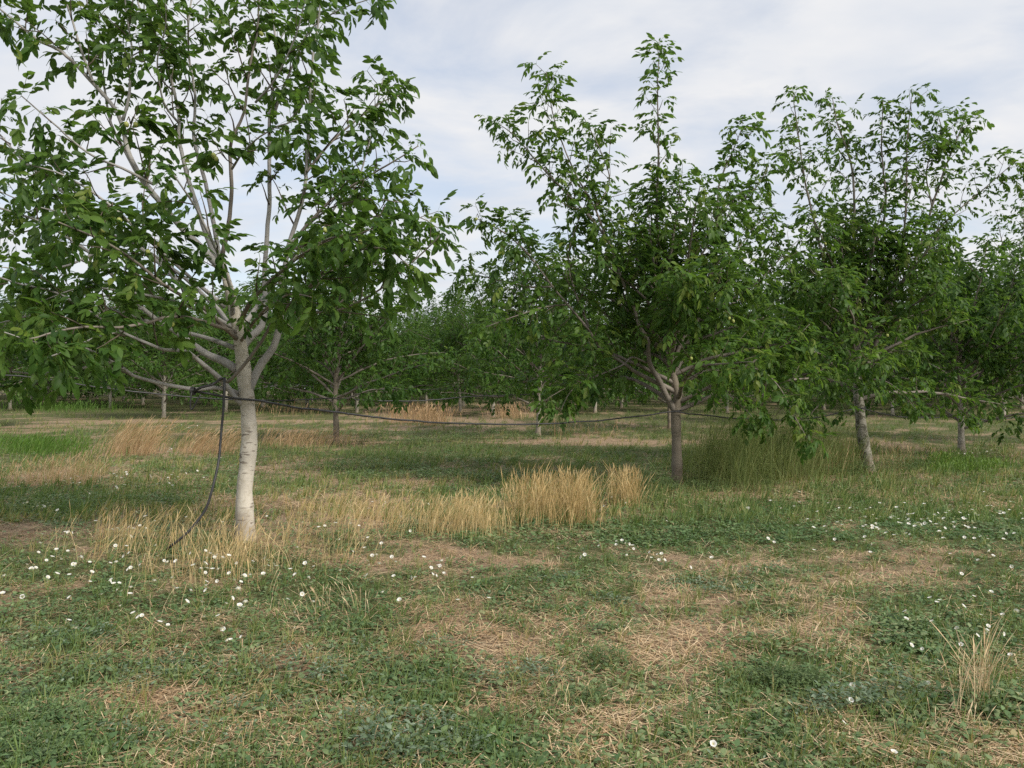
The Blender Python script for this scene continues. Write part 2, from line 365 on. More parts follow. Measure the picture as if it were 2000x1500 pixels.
# ------------------------------------------------------------------ leaves
def make_leaf(rng, lod, tint):
    """one compound walnut leaf: rachis with paired leaflets, joined in one surface; x runs along the stalk"""
    L = rng.uniform(0.24, 0.34); A = Acc()
    def rp(t): return np.array([L * t, 0.012 * math.sin(t * 5), -0.55 * L * t * t + 0.06 * L * t])
    npair = 3 if rng.random() < 0.7 else 2
    ts = list(np.linspace(0.40, 0.86, npair)) + [1.0]
    stations = [0.0] + ts
    V, T, TT = [], [], []
    if lod < 2:
        hw = 0.0028
        for t in stations:
            p = rp(t); V += [p + [0, -hw, 0], p + [0, hw, 0]]; TT += [0.9, 0.9]
        for i in range(len(stations) - 1):
            a = 2 * i; T += [[a, a + 2, a + 3], [a, a + 3, a + 1]]
    def leaflet(t, side, ln, idx):
        p = rp(t)
        dr = math.radians(rng.uniform(28, 78)); sp = math.radians(rng.uniform(42, 66))
        if side == 0: d = np.array([math.cos(dr), rng.uniform(-.2, .2), -math.sin(dr)])
        else: d = np.array([math.cos(sp), side * math.sin(sp) * math.cos(dr), -math.sin(sp) * math.sin(dr)])
        d = norm(d); w = norm(np.cross([0, 0, 1.0], d) + 0.25 * rng.normal(size=3)); n = np.cross(d, w); 
        if n[2] < 0: n = -n
        w = norm(np.cross(n, d)); wd = ln * rng.uniform(0.41, 0.52)
        if lod == 0: st, hwf = [0.17, 0.48, 0.80], [0.36, 0.50, 0.33]
        elif lod == 1: st, hwf = [0.30, 0.70], [0.47, 0.38]
        elif lod == 3: st, hwf = [0.30, 0.70], [0.47, 0.38]
        else: st, hwf = [0.48], [0.5]
        b0 = len(V)
        tv = tint + rng.uniform(-.06, .06)
        if lod < 2: base = 2 * idx + (1 if side > 0 else 0)
        else: V.append(p); TT.append(tv); base = b0; b0 += 1
        curl = rng.uniform(0.08, 0.32) * ln
        for s_, h in zip(st, hwf):
            c = p + d * ln * s_ - n * curl * s_ * s_
            if lod >= 2: V.extend([c - w * wd * h, c + w * wd * h]); TT.extend([tv] * 2)
            else:
                e = n * wd * 0.13 * h * 2
                V.extend([c - w * wd * h + e, c, c + w * wd * h + e]); TT.extend([tv, tv + 0.02, tv])
        V.append(p + d * ln - n * curl); TT.append(tv); tip = len(V) - 1
        if lod >= 2:
            T.append([base, b0, b0 + 1])
            for k in range(len(st) - 1): a = b0 + 2 * k; T.extend([[a, a + 2, a + 3], [a, a + 3, a + 1]])
            a = b0 + 2 * (len(st) - 1); T.append([a, tip, a + 1]); return
        T.extend([[base, b0, b0 + 1], [base, b0 + 1, b0 + 2]])
        for k in range(len(st) - 1):
            a = b0 + 3 * k
            T.extend([[a, a + 3, a + 4], [a, a + 4, a + 1], [a + 1, a + 4, a + 5], [a + 1, a + 5, a + 2]])
        a = b0 + 3 * (len(st) - 1)
        T.extend([[a, tip, a + 1], [a + 1, tip, a + 2]])
    for i, t in enumerate(ts[:-1]):
        ln = [0.105, 0.14, 0.155][i + 3 - npair] * rng.uniform(0.85, 1.12)
        for side in (-1, 1):
            if rng.random() < 0.96: leaflet(t, side, ln, i + 1)
    leaflet(1.0, 0, 0.165 * rng.uniform(0.85, 1.1), len(stations) - 1)
    A.add(np.array(V), np.array(T), np.clip(np.array(TT), 0, 0.93))
    return A
_lr = np.random.default_rng(77)
LEAFV = {lod: [make_leaf(_lr, lod, _lr.beta(2, 2.2) * 0.9) for _ in range(16 if lod == 0 else 12)] for lod in (0, 1, 2, 3)}
LEAF_MESH = [a.mesh('leaf', LEAF) for a in LEAFV[0]]
LEAF_MESH1 = [a.mesh('leaf', LEAF) for a in LEAFV[1]]

def basis(d, roll, up=(0, 0, 1.0)):
    x = norm(d); y = np.cross(up, x)
    if np.linalg.norm(y) < 1e-3: y = np.array([0, 1.0, 0])
    y = norm(y); z = np.cross(x, y)
    c, s = math.cos(roll), math.sin(roll)
    return np.stack([x, c * y + s * z, -s * y + c * z], 1)
def bake(acc_list, var, R, pos, scale, dt=None, name='foliage', mat=None, cap=1.0):
    """merge many placed copies of the variants into one mesh"""
    vs_, ts_, as_, off = [], [], [], 0
    for k, a in enumerate(acc_list):
        sel = np.nonzero(var == k)[0]
        if len(sel) == 0: continue
        v = np.concatenate(a.v); t = np.concatenate(a.t); tt = np.concatenate(a.a)
        w = np.einsum('nij,vj->nvi', R[sel] * scale[sel][:, None, None], v) + pos[sel][:, None, :]
        vs_.append(w.reshape(-1, 3))
        ts_.append((t[None] + (np.arange(len(sel)) * len(v))[:, None, None]).reshape(-1, 3) + off)
        aa = np.repeat(tt[None], len(sel), 0)
        if dt is not None: aa = np.clip(aa + dt[sel][:, None], 0, cap)
        as_.append(aa.ravel()); off += len(sel) * len(v)
    if not vs_: return tri_mesh(name, np.zeros((3, 3)), np.array([[0, 1, 2]]), mat, np.zeros(3))
    return tri_mesh(name, np.concatenate(vs_), np.concatenate(ts_), mat, np.concatenate(as_))

# ------------------------------------------------------------------ tree growth
def walk_limb(start, az_, el0, length, rng, r0, flat=0.35, wob=0.16, up=0.0):
    """a procedural limb: leaves at elevation el0, bends towards 'flat' elevation, then lifts or droops by 'up'"""
    pts = [np.array(start, float)]; k = max(4, int(length / 0.22)); st = length / k
    el = el0; a = az_
    for i in range(k):
        t = i / k
        tgt = flat + up * t
        el += (tgt - el) * 0.16 + rng.normal(0, wob * 0.5); a += rng.normal(0, wob)
        pts.append(pts[-1] + st * np.array([math.cos(el) * math.cos(a), math.cos(el) * math.sin(a), math.sin(el)]))
    rad = r0 * (1 - np.linspace(0, 1, len(pts))) ** 0.8 + 0.004
    return np.array(pts), rad

def grow(limbs, rng, spacing=0.22, tl=(0.25, 0.75), rmax=0.032, start=0.25, node=0.085, lscale=1.0, wind=0.12, upb=0.3, sub=0.5, spire=0.9):
    """twigs on the limbs and leaf positions on the twigs"""
    twigs, leaves = [], []
    def leaf_at(p, d, side_dir, s):
        ld = norm(0.45 * d + 0.95 * side_dir + np.array([wind, 0, 0.02 + rng.normal(0, .25)]))
        leaves.append((p, basis(ld, rng.normal(0, 0.35)), s))
    def leafy(pts, s0, stp, s_end=None):
        seg = np.linalg.norm(np.diff(pts, axis=0), axis=1); cum = np.concatenate([[0], np.cumsum(seg)]); tot = cum[-1]
        s = s0; a = rng.uniform(0, 6.28)
        while s < tot:
            i = min(len(seg) - 1, np.searchsorted(cum, s) - 1); i = max(i, 0)
            u = (s - cum[i]) / max(seg[i], 1e-6); p = pts[i] * (1 - u) + pts[i + 1] * u
            d = norm(pts[i + 1] - pts[i]); a += 2.4 + rng.normal(0, .3)
            e1 = norm(np.cross(d, [0.3, 0.1, 1.0])); e2 = np.cross(d, e1)
            sd = math.cos(a) * e1 + math.sin(a) * e2
            leaf_at(p, d, sd, lscale * rng.uniform(0.62, 1.2) * (0.9 if s < tot - .1 else 0.8))
            s += stp * rng.uniform(0.7, 1.4)
        d = norm(pts[-1] - pts[-2])
        for k in range(3):
            a += 2.1; e1 = norm(np.cross(d, [0.3, 0.1, 1.0])); e2 = np.cross(d, e1)
            leaf_at(pts[-1], d * 1.2, math.cos(a) * e1 + math.sin(a) * e2, lscale * rng.uniform(0.55, 0.95))
    for (pts, rad, opt) in limbs:
        sp_ = opt.get('spacing', spacing); st = opt.get('start', start); tlo, thi = opt.get('tl', tl)
        seg = np.linalg.norm(np.diff(pts, axis=0), axis=1); cum = np.concatenate([[0], np.cumsum(seg)]); tot = cum[-1]
        s = st * tot; a = rng.uniform(0, 6.28)
        while s < tot:
            i = max(0, min(len(seg) - 1, np.searchsorted(cum, s) - 1)); p = pts[i]; r = rad[i]; d = norm(pts[i + 1] - pts[i])
            rem = tot - s
            a += 2.4 + rng.normal(0, .5)
            if r < rmax or rng.random() < 0.3:
                e1 = norm(np.cross(d, [0.2, 0.15, 1.0])); e2 = np.cross(d, e1)
                sd = math.cos(a) * e1 + math.sin(a) * e2
                td = norm(0.75 * d + 0.8 * sd + np.array([0, 0, upb + rng.normal(0, .12)]))
                L = rng.uniform(tlo, thi) * min(1.0, 0.45 + rem / 1.6)
                k = 4; q = [p.copy()]
                for j in range(k):
                    td = norm(td + np.array([0, 0, 0.05]) + rng.normal(0, .13, 3)); q.append(q[-1] + td * L / k)
                q = np.array(q); rr = np.linspace(min(r * 0.7, 0.010), 0.0032, len(q))
                twigs.append((q, rr)); leafy(q, L * 0.22, node)
                if L > 0.45 and rng.random() < sub:
                    b = q[2]; sd2 = norm(rng.normal(size=3)); td2 = norm(td * 0.7 + sd2 * 0.8 + [0, 0, .2]); L2 = L * rng.uniform(.35, .6)
                    q2 = np.array([b, b + td2 * L2 * .5, b + norm(td2 + [0, 0, .1]) * L2]); twigs.append((q2, np.array([.0055, .0045, .003]))); leafy(q2, L2 * 0.25, node)
            s += sp_ * rng.uniform(0.6, 1.4)
        # the limb's own leading shoot carries leaves
        lead = min(spire, tot * 0.5); i0 = int(np.searchsorted(cum, tot - lead))
        if len(pts) - i0 >= 2: leafy(pts[i0:], 0.0, node * 0.9)
    return twigs, leaves

WALNUT = None
def walnut_mesh():
    th = np.linspace(0, np.pi, 9); ph = np.linspace(0, 2 * np.pi, 12, endpoint=False)
    r = 1 + 0.02 * np.random.default_rng(3).normal(size=(9, 12))
    v = np.stack([(np.sin(th)[:, None] * np.cos(ph)[None]) * r * 0.024, (np.sin(th)[:, None] * np.sin(ph)[None]) * r * 0.024,
                  (np.cos(th) * 0.029)[:, None] * np.ones((1, 12))], -1).reshape(-1, 3)
    i = np.arange(8)[:, None] * 12; j = np.arange(12)[None]
    a = (i + j).ravel(); b = (i + (j + 1) % 12).ravel()
    t = np.vstack([np.stack([a, a + 12, b + 12], 1), np.stack([a, b + 12, b], 1)])
    return tri_mesh('walnut', v, t, NUT)
WALNUT = walnut_mesh()

def build_tree(name, label, group, base, trunk, limbs, rng, lod, bark, limb_bark, pick=0, gp=None, fruit=(), tsides=14, split_limbs=True, twig_sides=4, bare_knots=True, extra_twigs=()):
    """trunk, limbs: world-space polylines. Parts: trunk, each branch, twigs, leaf (the largest in view), foliage, walnut"""
    base = np.asarray(base, float)
    root = bpy.data.objects.new(name, None); COL.objects.link(root); root.location = [float(c) for c in base]
    root.empty_display_size = 0.3
    tag(root, label, 'tree', group)
    pts, rad = trunk
    A = Acc(); pr, rr = resample(pts - base, rad, 0.05)
    zz = pr[:, 2]; rr = rr * (1 + 0.42 * np.exp(-np.clip(zz + 0.02, 0, None) / 0.09)) * (1 + 0.05 * np.sin(zz * 9 + rng.uniform(0, 6)) + 0.03 * np.sin(zz * 23))
    A.add(*tube(pr, rr, tsides, 0.05, rng)); obj('trunk', A.mesh('trunk', bark), root)
    dense = []
    J = Acc()
    for (lp, lr, opt) in limbs:
        q, r = resample(lp, lr, 0.07); dense.append((q, r, opt))
        q2 = q + np.cumsum(rng.normal(0, .0025, q.shape), 0) * (1 - np.exp(-np.arange(len(q)) / 6.0))[:, None]
        v, t = tube(q2 - base, r, 8 if split_limbs else 6, 0.10, rng)
        if split_limbs:
            B = Acc(); B.add(v, t); obj('branch', B.mesh('branch', opt.get('bark', limb_bark)), root)
        else: J.add(v, t)
    if not split_limbs: tag(obj('branches', J.mesh('branches', limb_bark), root), kind='stuff')
    gp = gp or {}
    twigs, leaves = grow(dense, rng, **gp)
    W = Acc()
    for (q, r) in list(twigs) + list(extra_twigs):
        if lod and len(q) > 4: q, r = q[[0, 2, 4]], r[[0, 2, 4]]
        W.add(*tube(q - base, r, 3 if lod else twig_sides))
    for q in fruit:
        # a fruiting twig from the nearest limb point, leaves at its end
        allp = np.vstack([d[0][len(d[0]) // 4:] for d in dense] + [tw[0] for tw in twigs])
        q = np.asarray(q); cand = allp[np.argsort(np.linalg.norm(allp - (q + [0, 0.15, .05]), axis=1))[0]]
        top = q + [0, 0.01, 0.045]; mid = (cand + top) / 2 + [0, 0, .05]
        tq, tr = resample(np.array([cand, mid, top]), [0.006, 0.005, 0.004], 0.1)
        W.add(*tube(tq - base, tr, twig_sides))
        for k in range(4):
            a = rng.uniform(0, 6.28); d = norm([math.cos(a), math.sin(a) * 0.6 + 0.5, 0.35])
            leaves.append((top, basis(d, rng.normal(0, .3)), rng.uniform(.8, 1.05)))
        W.add(*tube(np.array([top, q + [0, 0, .025]]) - base, [0.003, 0.003], twig_sides))
        w = obj('walnut', WALNUT, root, q - base); w.rotation_euler = (rng.normal(0, .3), rng.normal(0, .3), rng.uniform(0, 6)); s = rng.uniform(.85, 1.05); w.scale = (s, s, s)
    tag(obj('twigs', W.mesh('twigs', TWIG), root), kind='stuff')
    pos = np.array([l[0] for l in leaves]) - base; R = np.array([l[1] for l in leaves]); sc = np.array([l[2] for l in leaves])
    n = len(pos); var = rng.integers(0, len(LEAFV[lod]), n)
    dt = rng.normal(0, 0.07, n); odd = rng.random(n); dt = np.where(odd < .03, .22, dt)
    keep = np.ones(n, bool)
    if pick:
        wp = pos + base + R[:, :, 0] * 0.2
        u = CX + F * wp[:, 0] / wp[:, 1]; v = HY + F * (EYE - wp[:, 2]) / wp[:, 1]
        inside = (u > 10) & (u < 1990) & (v > 10) & (v < 1490)
        order = np.argsort(np.where(inside, wp[:, 1] / sc, 1e6))[:pick]
        order = order[inside[order]]
        keep[order] = False
        ms = LEAF_MESH if lod == 0 else LEAF_MESH1
        for i in order:
            o = bpy.data.objects.new('leaf', ms[var[i]]); COL.objects.link(o); o.parent = root
            M = np.eye(4); M[:3, :3] = R[i] * sc[i]; M[:3, 3] = pos[i]
            o.matrix_basis = Matrix(M.tolist())
    k = np.nonzero(keep)[0]
    tag(obj('foliage', bake(LEAFV[lod], var[k], R[k], pos[k], sc[k], dt[k], 'foliage', LEAF, .93), root), kind='stuff')
    return root, n

def traced(pts, Z, r0, r1, dz=None, **opt):
    """photo polyline -> limb; dz: depth offsets at start, middle, end"""
    n = len(pts); dz = dz or (0, 0, 0)
    t = np.linspace(0, 1, n); d = np.interp(t, np.linspace(0, 1, len(dz)), dz)
    q = np.array([P(p[0], p[1], Z + d[i]) for i, p in enumerate(pts)])
    r = (r0 + (r1 - r0) * t ** 0.8) * 0.87
    return (q, r, opt)

COUNT = {}
# ------------------------------------------------------------------ tree 1 (nearest, left)
rng = np.random.default_rng(101)
b1 = G(480, 1056); Z1 = b1[1]
tr1 = [(480, 1062, .108), (478, 1000, .100), (478, 950, .096), (484, 900, .094), (487, 850, .090), (484, 800, .090), (478, 740, .084), (472, 690, .080), (466, 650, .072), (457, 605, .062), (446, 560, .054), (436, 522, .048), (428, 500, .036)]
trunk1 = (np.array([P(a, b, Z1) for a, b, c in tr1]), np.array([c * .84 for a, b, c in tr1]))
D = BARK_DARK
L1 = [
    traced([(436, 530), (400, 490), (363, 453), (317, 399), (281, 349), (254, 295), (236, 227), (181, 159), (127, 104), (90, 88), (36, 45), (-20, 0)], Z1, .048, .008, (0, -.1, -.4), start=.35),
    traced([(317, 399), (290, 372), (262, 330), (240, 290), (215, 240), (206, 177), (186, 91), (172, 5), (165, -70)], Z1, .026, .007, (-.05, .3, .5), start=.3),
    traced([(240, 235), (252, 190), (256, 140), (258, 90), (247, 9), (240, -70)], Z1, .02, .007, (-.15, -.1, 0), start=.3),
    traced([(181, 159), (159, 100), (140, 40), (122, -10), (110, -60)], Z1, .017, .007, (-.25, -.3, -.4), start=.2),
    traced([(428, 505), (415, 490), (390, 422), (363, 336), (349, 272), (349, 227), (326, 127), (290, 59), (272, 18), (255, -60)], Z1, .034, .008, (0, .25, .6), start=.38),
    traced([(432, 505), (426, 490), (408, 399), (390, 326), (376, 268), (378, 190), (366, 100), (372, 20), (385, -60)], Z1, .032, .008, (0, .4, .9), start=.38),
    traced([(432, 508), (435, 494), (449, 422), (453, 354), (449, 290), (458, 258), (476, 218), (487, 127), (499, 68), (503, 0), (505, -60)], Z1, .030, .008, (0, -.2, -.2), start=.38, bark=D),
    traced([(484, 765), (493, 745), (511, 709), (533, 680), (545, 640), (549, 605), (552, 545), (560, 490), (575, 440), (590, 390), (599, 336), (603, 227), (610, 120), (622, 40), (630, -40)], Z1, .058, .008, (.0, .1, .1, 0), start=.42),
    traced([(468, 685), (490, 658), (512, 636), (521, 590), (518, 540), (526, 400), (526, 290), (528, 200), (540, 110), (530, 0), (528, -60)], Z1, .05, .009, (0, .5, .9), start=.4),
    traced([(431, 741), (445, 746), (479, 711), (514, 663), (533, 629), (551, 610), (597, 610), (650, 607), (690, 594), (743, 564), (790, 525), (830, 490), (862, 458)], Z1, .022, .007, (-.25, -.5, -.5, -.6), start=.55, bark=D),
    traced([(551, 610), (570, 589), (597, 567), (625, 535), (665, 490), (700, 460), (740, 440)], Z1, .016, .006, (-.45, -.8, -1.2), start=.15, bark=D),
    traced([(484, 797), (463, 781), (445, 757), (431, 741), (407, 722), (383, 703), (365, 690), (350, 687), (320, 685), (296, 678), (227, 648), (172, 612), (109, 576), (40, 560), (-30, 535)], Z1, .038, .007, (0, -.3, -.9, -1.4), start=.45),
    traced([(462, 722), (437, 706), (410, 695), (375, 671), (340, 645), (327, 639), (281, 604), (233, 550), (180, 497), (90, 440), (0, 408), (-70, 385)], Z1, .052, .008, (0, .2, .2, 0), start=.4),
    traced([(470, 770), (445, 760), (418, 757), (383, 761), (330, 754), (294, 746), (260, 735), (240, 720), (204, 706), (176, 718), (144, 726), (80, 734), (44, 731), (0, 725), (-50, 700)], Z1, .03, .007, (0, -.4, -.9, -1.5), start=.4),
    traced([(460, 655), (430, 630), (399, 602), (365, 570), (330, 530), (280, 490), (200, 430), (127, 376), (45, 308), (0, 258), (-60, 215)], Z1, .045, .009, (0, .6, 1.0), start=.4),
    traced([(560, 492), (600, 440), (657, 385), (720, 345), (770, 315), (815, 285)], Z1, .022, .006, (.05, -.1, -.2), start=.15, bark=D),
    traced([(530, 240), (550, 180), (575, 120), (605, 60), (660, 20), (730, -5)], Z1, .018, .006, (.8, .5, .3), start=.15),
    traced([(599, 336), (640, 285), (690, 240), (735, 205), (780, 185)], Z1, .017, .006, (0, .3, .5), start=.1, bark=D),
    traced([(660, 430), (700, 350), (720, 280), (735, 210), (750, 150)], Z1, .014, .006, (.5, .7, .9), start=.1),
    traced([(455, 640), (400, 610), (330, 585), (250, 570), (160, 560), (70, 590)], Z1, .026, .006, (0, -.7, -1.2), start=.3),
    traced([(460, 680), (400, 660), (320, 640), (230, 610), (140, 600), (50, 620), (-20, 640)], Z1, .03, .006, (0, .4, .7), start=.3),
    traced([(440, 600), (370, 540), (290, 470), (210, 400), (130, 350), (60, 330)], Z1, .026, .006, (0, -.5, -1.0), start=.3),
    traced([(227, 648), (180, 662), (130, 685), (90, 700)], Z1, .013, .005, (-1.1, -1.4, -1.6), start=.05),
    traced([(240, 720), (190, 690), (130, 670), (70, 670), (10, 650)], Z1, .014, .005, (-.9, -1.3, -1.7), start=.05),
    traced([(281, 604), (220, 600), (150, 640), (90, 660)], Z1, .014, .005, (.2, -.2, -.5), start=.05),
    traced([(551, 610), (600, 565), (650, 530), (700, 515), (770, 520), (815, 540)], Z1, .016, .005, (-.4, -.2, .2), start=.1, bark=D),
    traced([(562, 490), (620, 470), (690, 435), (760, 420), (820, 425), (855, 445)], Z1, .018, .005, (.1, .2, .4), start=.1, bark=D),
    traced([(597, 567), (640, 520), (700, 490), (760, 490), (800, 520)], Z1, .012, .005, (-.7, -1.0, -1.2), start=.05, bark=D),
    traced([(600, 440), (650, 405), (720, 390), (785, 395)], Z1, .014, .005, (.0, -.4, -.7), start=.05, bark=D),
    traced([(468, 670), (500, 625), (530, 595), (570, 575), (610, 580)], Z1, .02, .005, (0, -.8, -1.3), start=.25, bark=D),
    # limbs towards and away from the camera
    traced([(466, 665), (440, 640), (400, 600), (330, 560), (250, 500), (170, 460), (120, 440)], Z1, .03, .007, (0, -.9, -1.7), start=.3, bark=D),
    traced([(464, 640), (490, 590), (540, 540), (590, 500), (640, 470), (680, 460)], Z1, .03, .007, (0, -.8, -1.5), start=.3, bark=D),
    traced([(455, 620), (450, 560), (420, 480), (380, 400), (340, 340)], Z1, .03, .007, (0, -.7, -1.2), start=.35),
    traced([(462, 650), (430, 640), (350, 620), (250, 640), (150, 640), (60, 660)], Z1, .028, .007, (0, -1.0, -2.0), start=.3, bark=D),
    traced([(460, 660), (500, 600), (560, 520), (640, 420), (690, 330)], Z1, .035, .008, (0, .9, 1.6), start=.3),
    traced([(460, 655), (420, 600), (340, 530), (240, 470), (120, 440), (0, 470)], Z1, .035, .008, (0, 1.0, 1.9), start=.3),
    traced([(300, 360), (240, 330), (170, 300), (100, 240), (40, 190)], Z1, .018, .006, (-.2, -.7, -1.0), start=.1),
    traced([(180, 497), (130, 520), (70, 530), (0, 520)], Z1, .016, .006, (.1, -.6, -1.0), start=.1),
    traced([(200, 440), (140, 420), (60, 400), (-10, 370)], Z1, .016, .006, (.5, .1, -.2), start=.1),
    traced([(650, 607), (690, 560), (720, 500), (750, 470)], Z1, .012, .006, (-.5, -.3, 0), start=.1, bark=D),
    traced([(499, 200), (540, 150), (580, 60), (600, -20)], Z1, .014, .006, (-.2, -.5, -.7), start=.1),
    traced([(349, 240), (320, 200), (310, 120), (330, 40), (320, -40)], Z1, .014, .006, (.2, -.2, -.5), start=.1),
    traced([(453, 330), (480, 290), (530, 250), (580, 230)], Z1, .014, .006, (-.2, -.6, -.9), start=.1),
]
fruit1 = [P(*c) for c in [(193, 436, 6.7), (202, 449, 6.72), (311, 477, 6.9), (289, 492, 6.85), (336, 633, 6.9), (140, 665, 6.5), (220, 420, 6.9), (233, 431, 6.9), (634, 449, 6.7), (703, 474, 6.9), (510, 66, 7.6), (417, 304, 7.4), (422, 310, 7.4), (247, 243, 7.3), (265, 243, 7.3)]]
r_, n_ = build_tree('walnut_tree', 'nearest walnut tree with pale whitish trunk and hanging black hose at left', 'walnut trees of the front row', b1, trunk1, L1, rng, 0, BARK_PALE, BARK_LIMB, pick=300,
                    gp=dict(spacing=.245, tl=(.22, .6), node=.088, rmax=.03, sub=.45, lscale=.84), fruit=fruit1)
COUNT['t1'] = n_

# ------------------------------------------------------------------ tree 2 (middle of the front row)
rng = np.random.default_rng(202)
b2 = G(1323, 947); Z2 = b2[1]
tr2 = [(1323, 952, .105), (1322, 900, .098), (1321, 850, .094), (1320, 806, .090), (1324, 776, .084), (1320, 755, .076), (1316, 738, .066), (1310, 700, .056), (1304, 620, .047), (1298, 580, .042)]
trunk2 = (np.array([P(a, b, Z2) for a, b, c in tr2]), np.array([c * .84 for a, b, c in tr2]))
L2 = [
    traced([(1300, 600), (1296, 560), (1288, 480), (1284, 400), (1288, 320), (1288, 250), (1286, 170), (1290, 85)], Z2, .042, .007, (0, 0, 0), start=.15, spacing=.16, tl=(.15, .55)),
    traced([(1319, 806), (1300, 770), (1286, 740), (1272, 716), (1267, 688), (1268, 668), (1250, 634), (1244, 610), (1215, 540), (1190, 470), (1160, 400), (1120, 330), (1085, 240), (1068, 140)], Z2, .062, .007, (0, -.4, -.5, -.4), start=.4),
    traced([(1316, 764), (1298, 754), (1278, 746), (1238, 724), (1226, 714), (1194, 694), (1170, 676), (1150, 642), (1110, 595), (1080, 560), (1040, 505), (990, 455), (935, 425)], Z2, .05, .007, (0, -.2, -.5, -.6), start=.35),
    traced([(1262, 708), (1234, 698), (1218, 712), (1170, 732), (1150, 740), (1105, 755), (1070, 775)], Z2, .022, .006, (-.3, -.8, -1.2), start=.25),
    traced([(1324, 786), (1350, 774), (1380, 758), (1402, 746), (1450, 718), (1500, 690), (1550, 664), (1580, 635)], Z2, .045, .007, (0, -.4, -.6), start=.3),
    traced([(1312, 720), (1335, 660), (1366, 620), (1390, 540), (1400, 450), (1407, 362), (1430, 305), (1452, 250)], Z2, .045, .007, (0, -.2, .1), start=.3),
    traced([(1195, 480), (1150, 420), (1090, 360), (1044, 311), (1005, 268), (975, 245)], Z2, .025, .007, (-.45, -.4, -.3), start=.1, spacing=.16),
    traced([(1150, 640), (1120, 560), (1110, 500), (1130, 430), (1150, 380)], Z2, .022, .007, (-.4, -.2, 0), start=.1),
    traced([(1400, 450), (1440, 400), (1480, 360), (1500, 320)], Z2, .018, .006, (.1, .2, .3), start=.1),
    traced([(1160, 410), (1190, 360), (1180, 310), (1140, 230)], Z2, .016, .006, (-.4, -.2, -.1), start=.05),
]
def tree_limbs(rng, top, n, base, trunk_xy, h0, h1, L, r0=.04, el=(.5, .9), flat=.35, up=-.5, az0=0.0, **o):
    out = []
    for i in range(n):
        t = (i + rng.uniform(0, .8)) / n; h = h0 + (h1 - h0) * t
        a = az0 + i * 2.399 + rng.normal(0, .2)
        ln = rng.uniform(*L) * (1.1 - 0.35 * t)
        st = trunk_xy(h)
        q, r = walk_limb(st, a, rng.uniform(*el) + .25 * t, ln, rng, r0 * (1 - .35 * t), flat + .45 * t, .12, up * (1 - t))
        out.append((q, r, dict(start=.22, **o)))
    return out
def trunk_at(trunk):
    pts = trunk[0]
    def f(h):
        z = pts[:, 2]; hh = pts[0, 2] + h
        return np.array([np.interp(hh, z, pts[:, 0]), np.interp(hh, z, pts[:, 1]), min(hh, z[-1])])
    return f
L2 += [traced([(1366, 620), (1420, 590), (1480, 550), (1530, 500), (1560, 470)], Z2, .02, .006, (-.1, -.3, -.3), start=.1),
       traced([(1390, 540), (1430, 500), (1470, 450), (1500, 420)], Z2, .018, .006, (0, .3, .5), start=.1),
       traced([(1080, 560), (1030, 560), (980, 550), (930, 540), (890, 545)], Z2, .018, .006, (-.5, -.3, 0), start=.1),
       traced([(1110, 595), (1060, 600), (1000, 620), (940, 640)], Z2, .018, .006, (-.4, -.7, -.9), start=.1),
       traced([(1040, 505), (1010, 470), (1000, 440)], Z2, .012, .006, (-.6, -.5, -.4), start=.05),
       traced([(1450, 718), (1490, 725), (1525, 760), (1550, 810), (1575, 855)], Z2, .016, .005, (-.5, -.9, -1.1), start=.1),
       traced([(1380, 758), (1420, 770), (1450, 795), (1470, 815)], Z2, .014, .005, (-.3, -.8, -1.1), start=.1),
       traced([(1170, 732), (1135, 745), (1110, 770), (1095, 800)], Z2, .014, .005, (-.8, -1.0, -1.2), start=.1)]
L2 += tree_limbs(rng, None, 15, b2, trunk_at(trunk2), 1.2, 2.9, (2.2, 3.0), .036, el=(.3, .6), flat=.12, up=-.55)
L2 += tree_limbs(rng, None, 8, b2, trunk_at(trunk2), 1.6, 3.0, (2.2, 3.0), .036, el=(.6, .9), flat=.5, up=-.3, az0=1.9)
L2 += tree_limbs(rng, None, 8, b2, trunk_at(trunk2), 1.7, 3.1, (1.8, 2.7), .034, el=(.9, 1.2), flat=.9, up=.1, az0=.7)
fruit2 = [P(*c) for c in [(1432, 627, Z2 - 1.6), (1424, 622, Z2 - 1.6), (1350, 700, Z2 - 1.7), (1453, 743, Z2 - 1.7), (1080, 296, Z2 - .6), (1055, 262, Z2 - .6), (930, 428, Z2 - .8), (1270, 330, Z2 - .4)]]
r_, n_ = build_tree('walnut_tree', 'walnut tree with greyish trunk and one tall central spire, second in the front row', 'walnut trees of the front row', b2, trunk2, L2, rng, 1, BARK_GREY, BARK_DARK, pick=300,
                    gp=dict(spacing=.195, tl=(.25, .7), node=.088, sub=.6, lscale=.9), fruit=fruit2)
COUNT['t2'] = n_

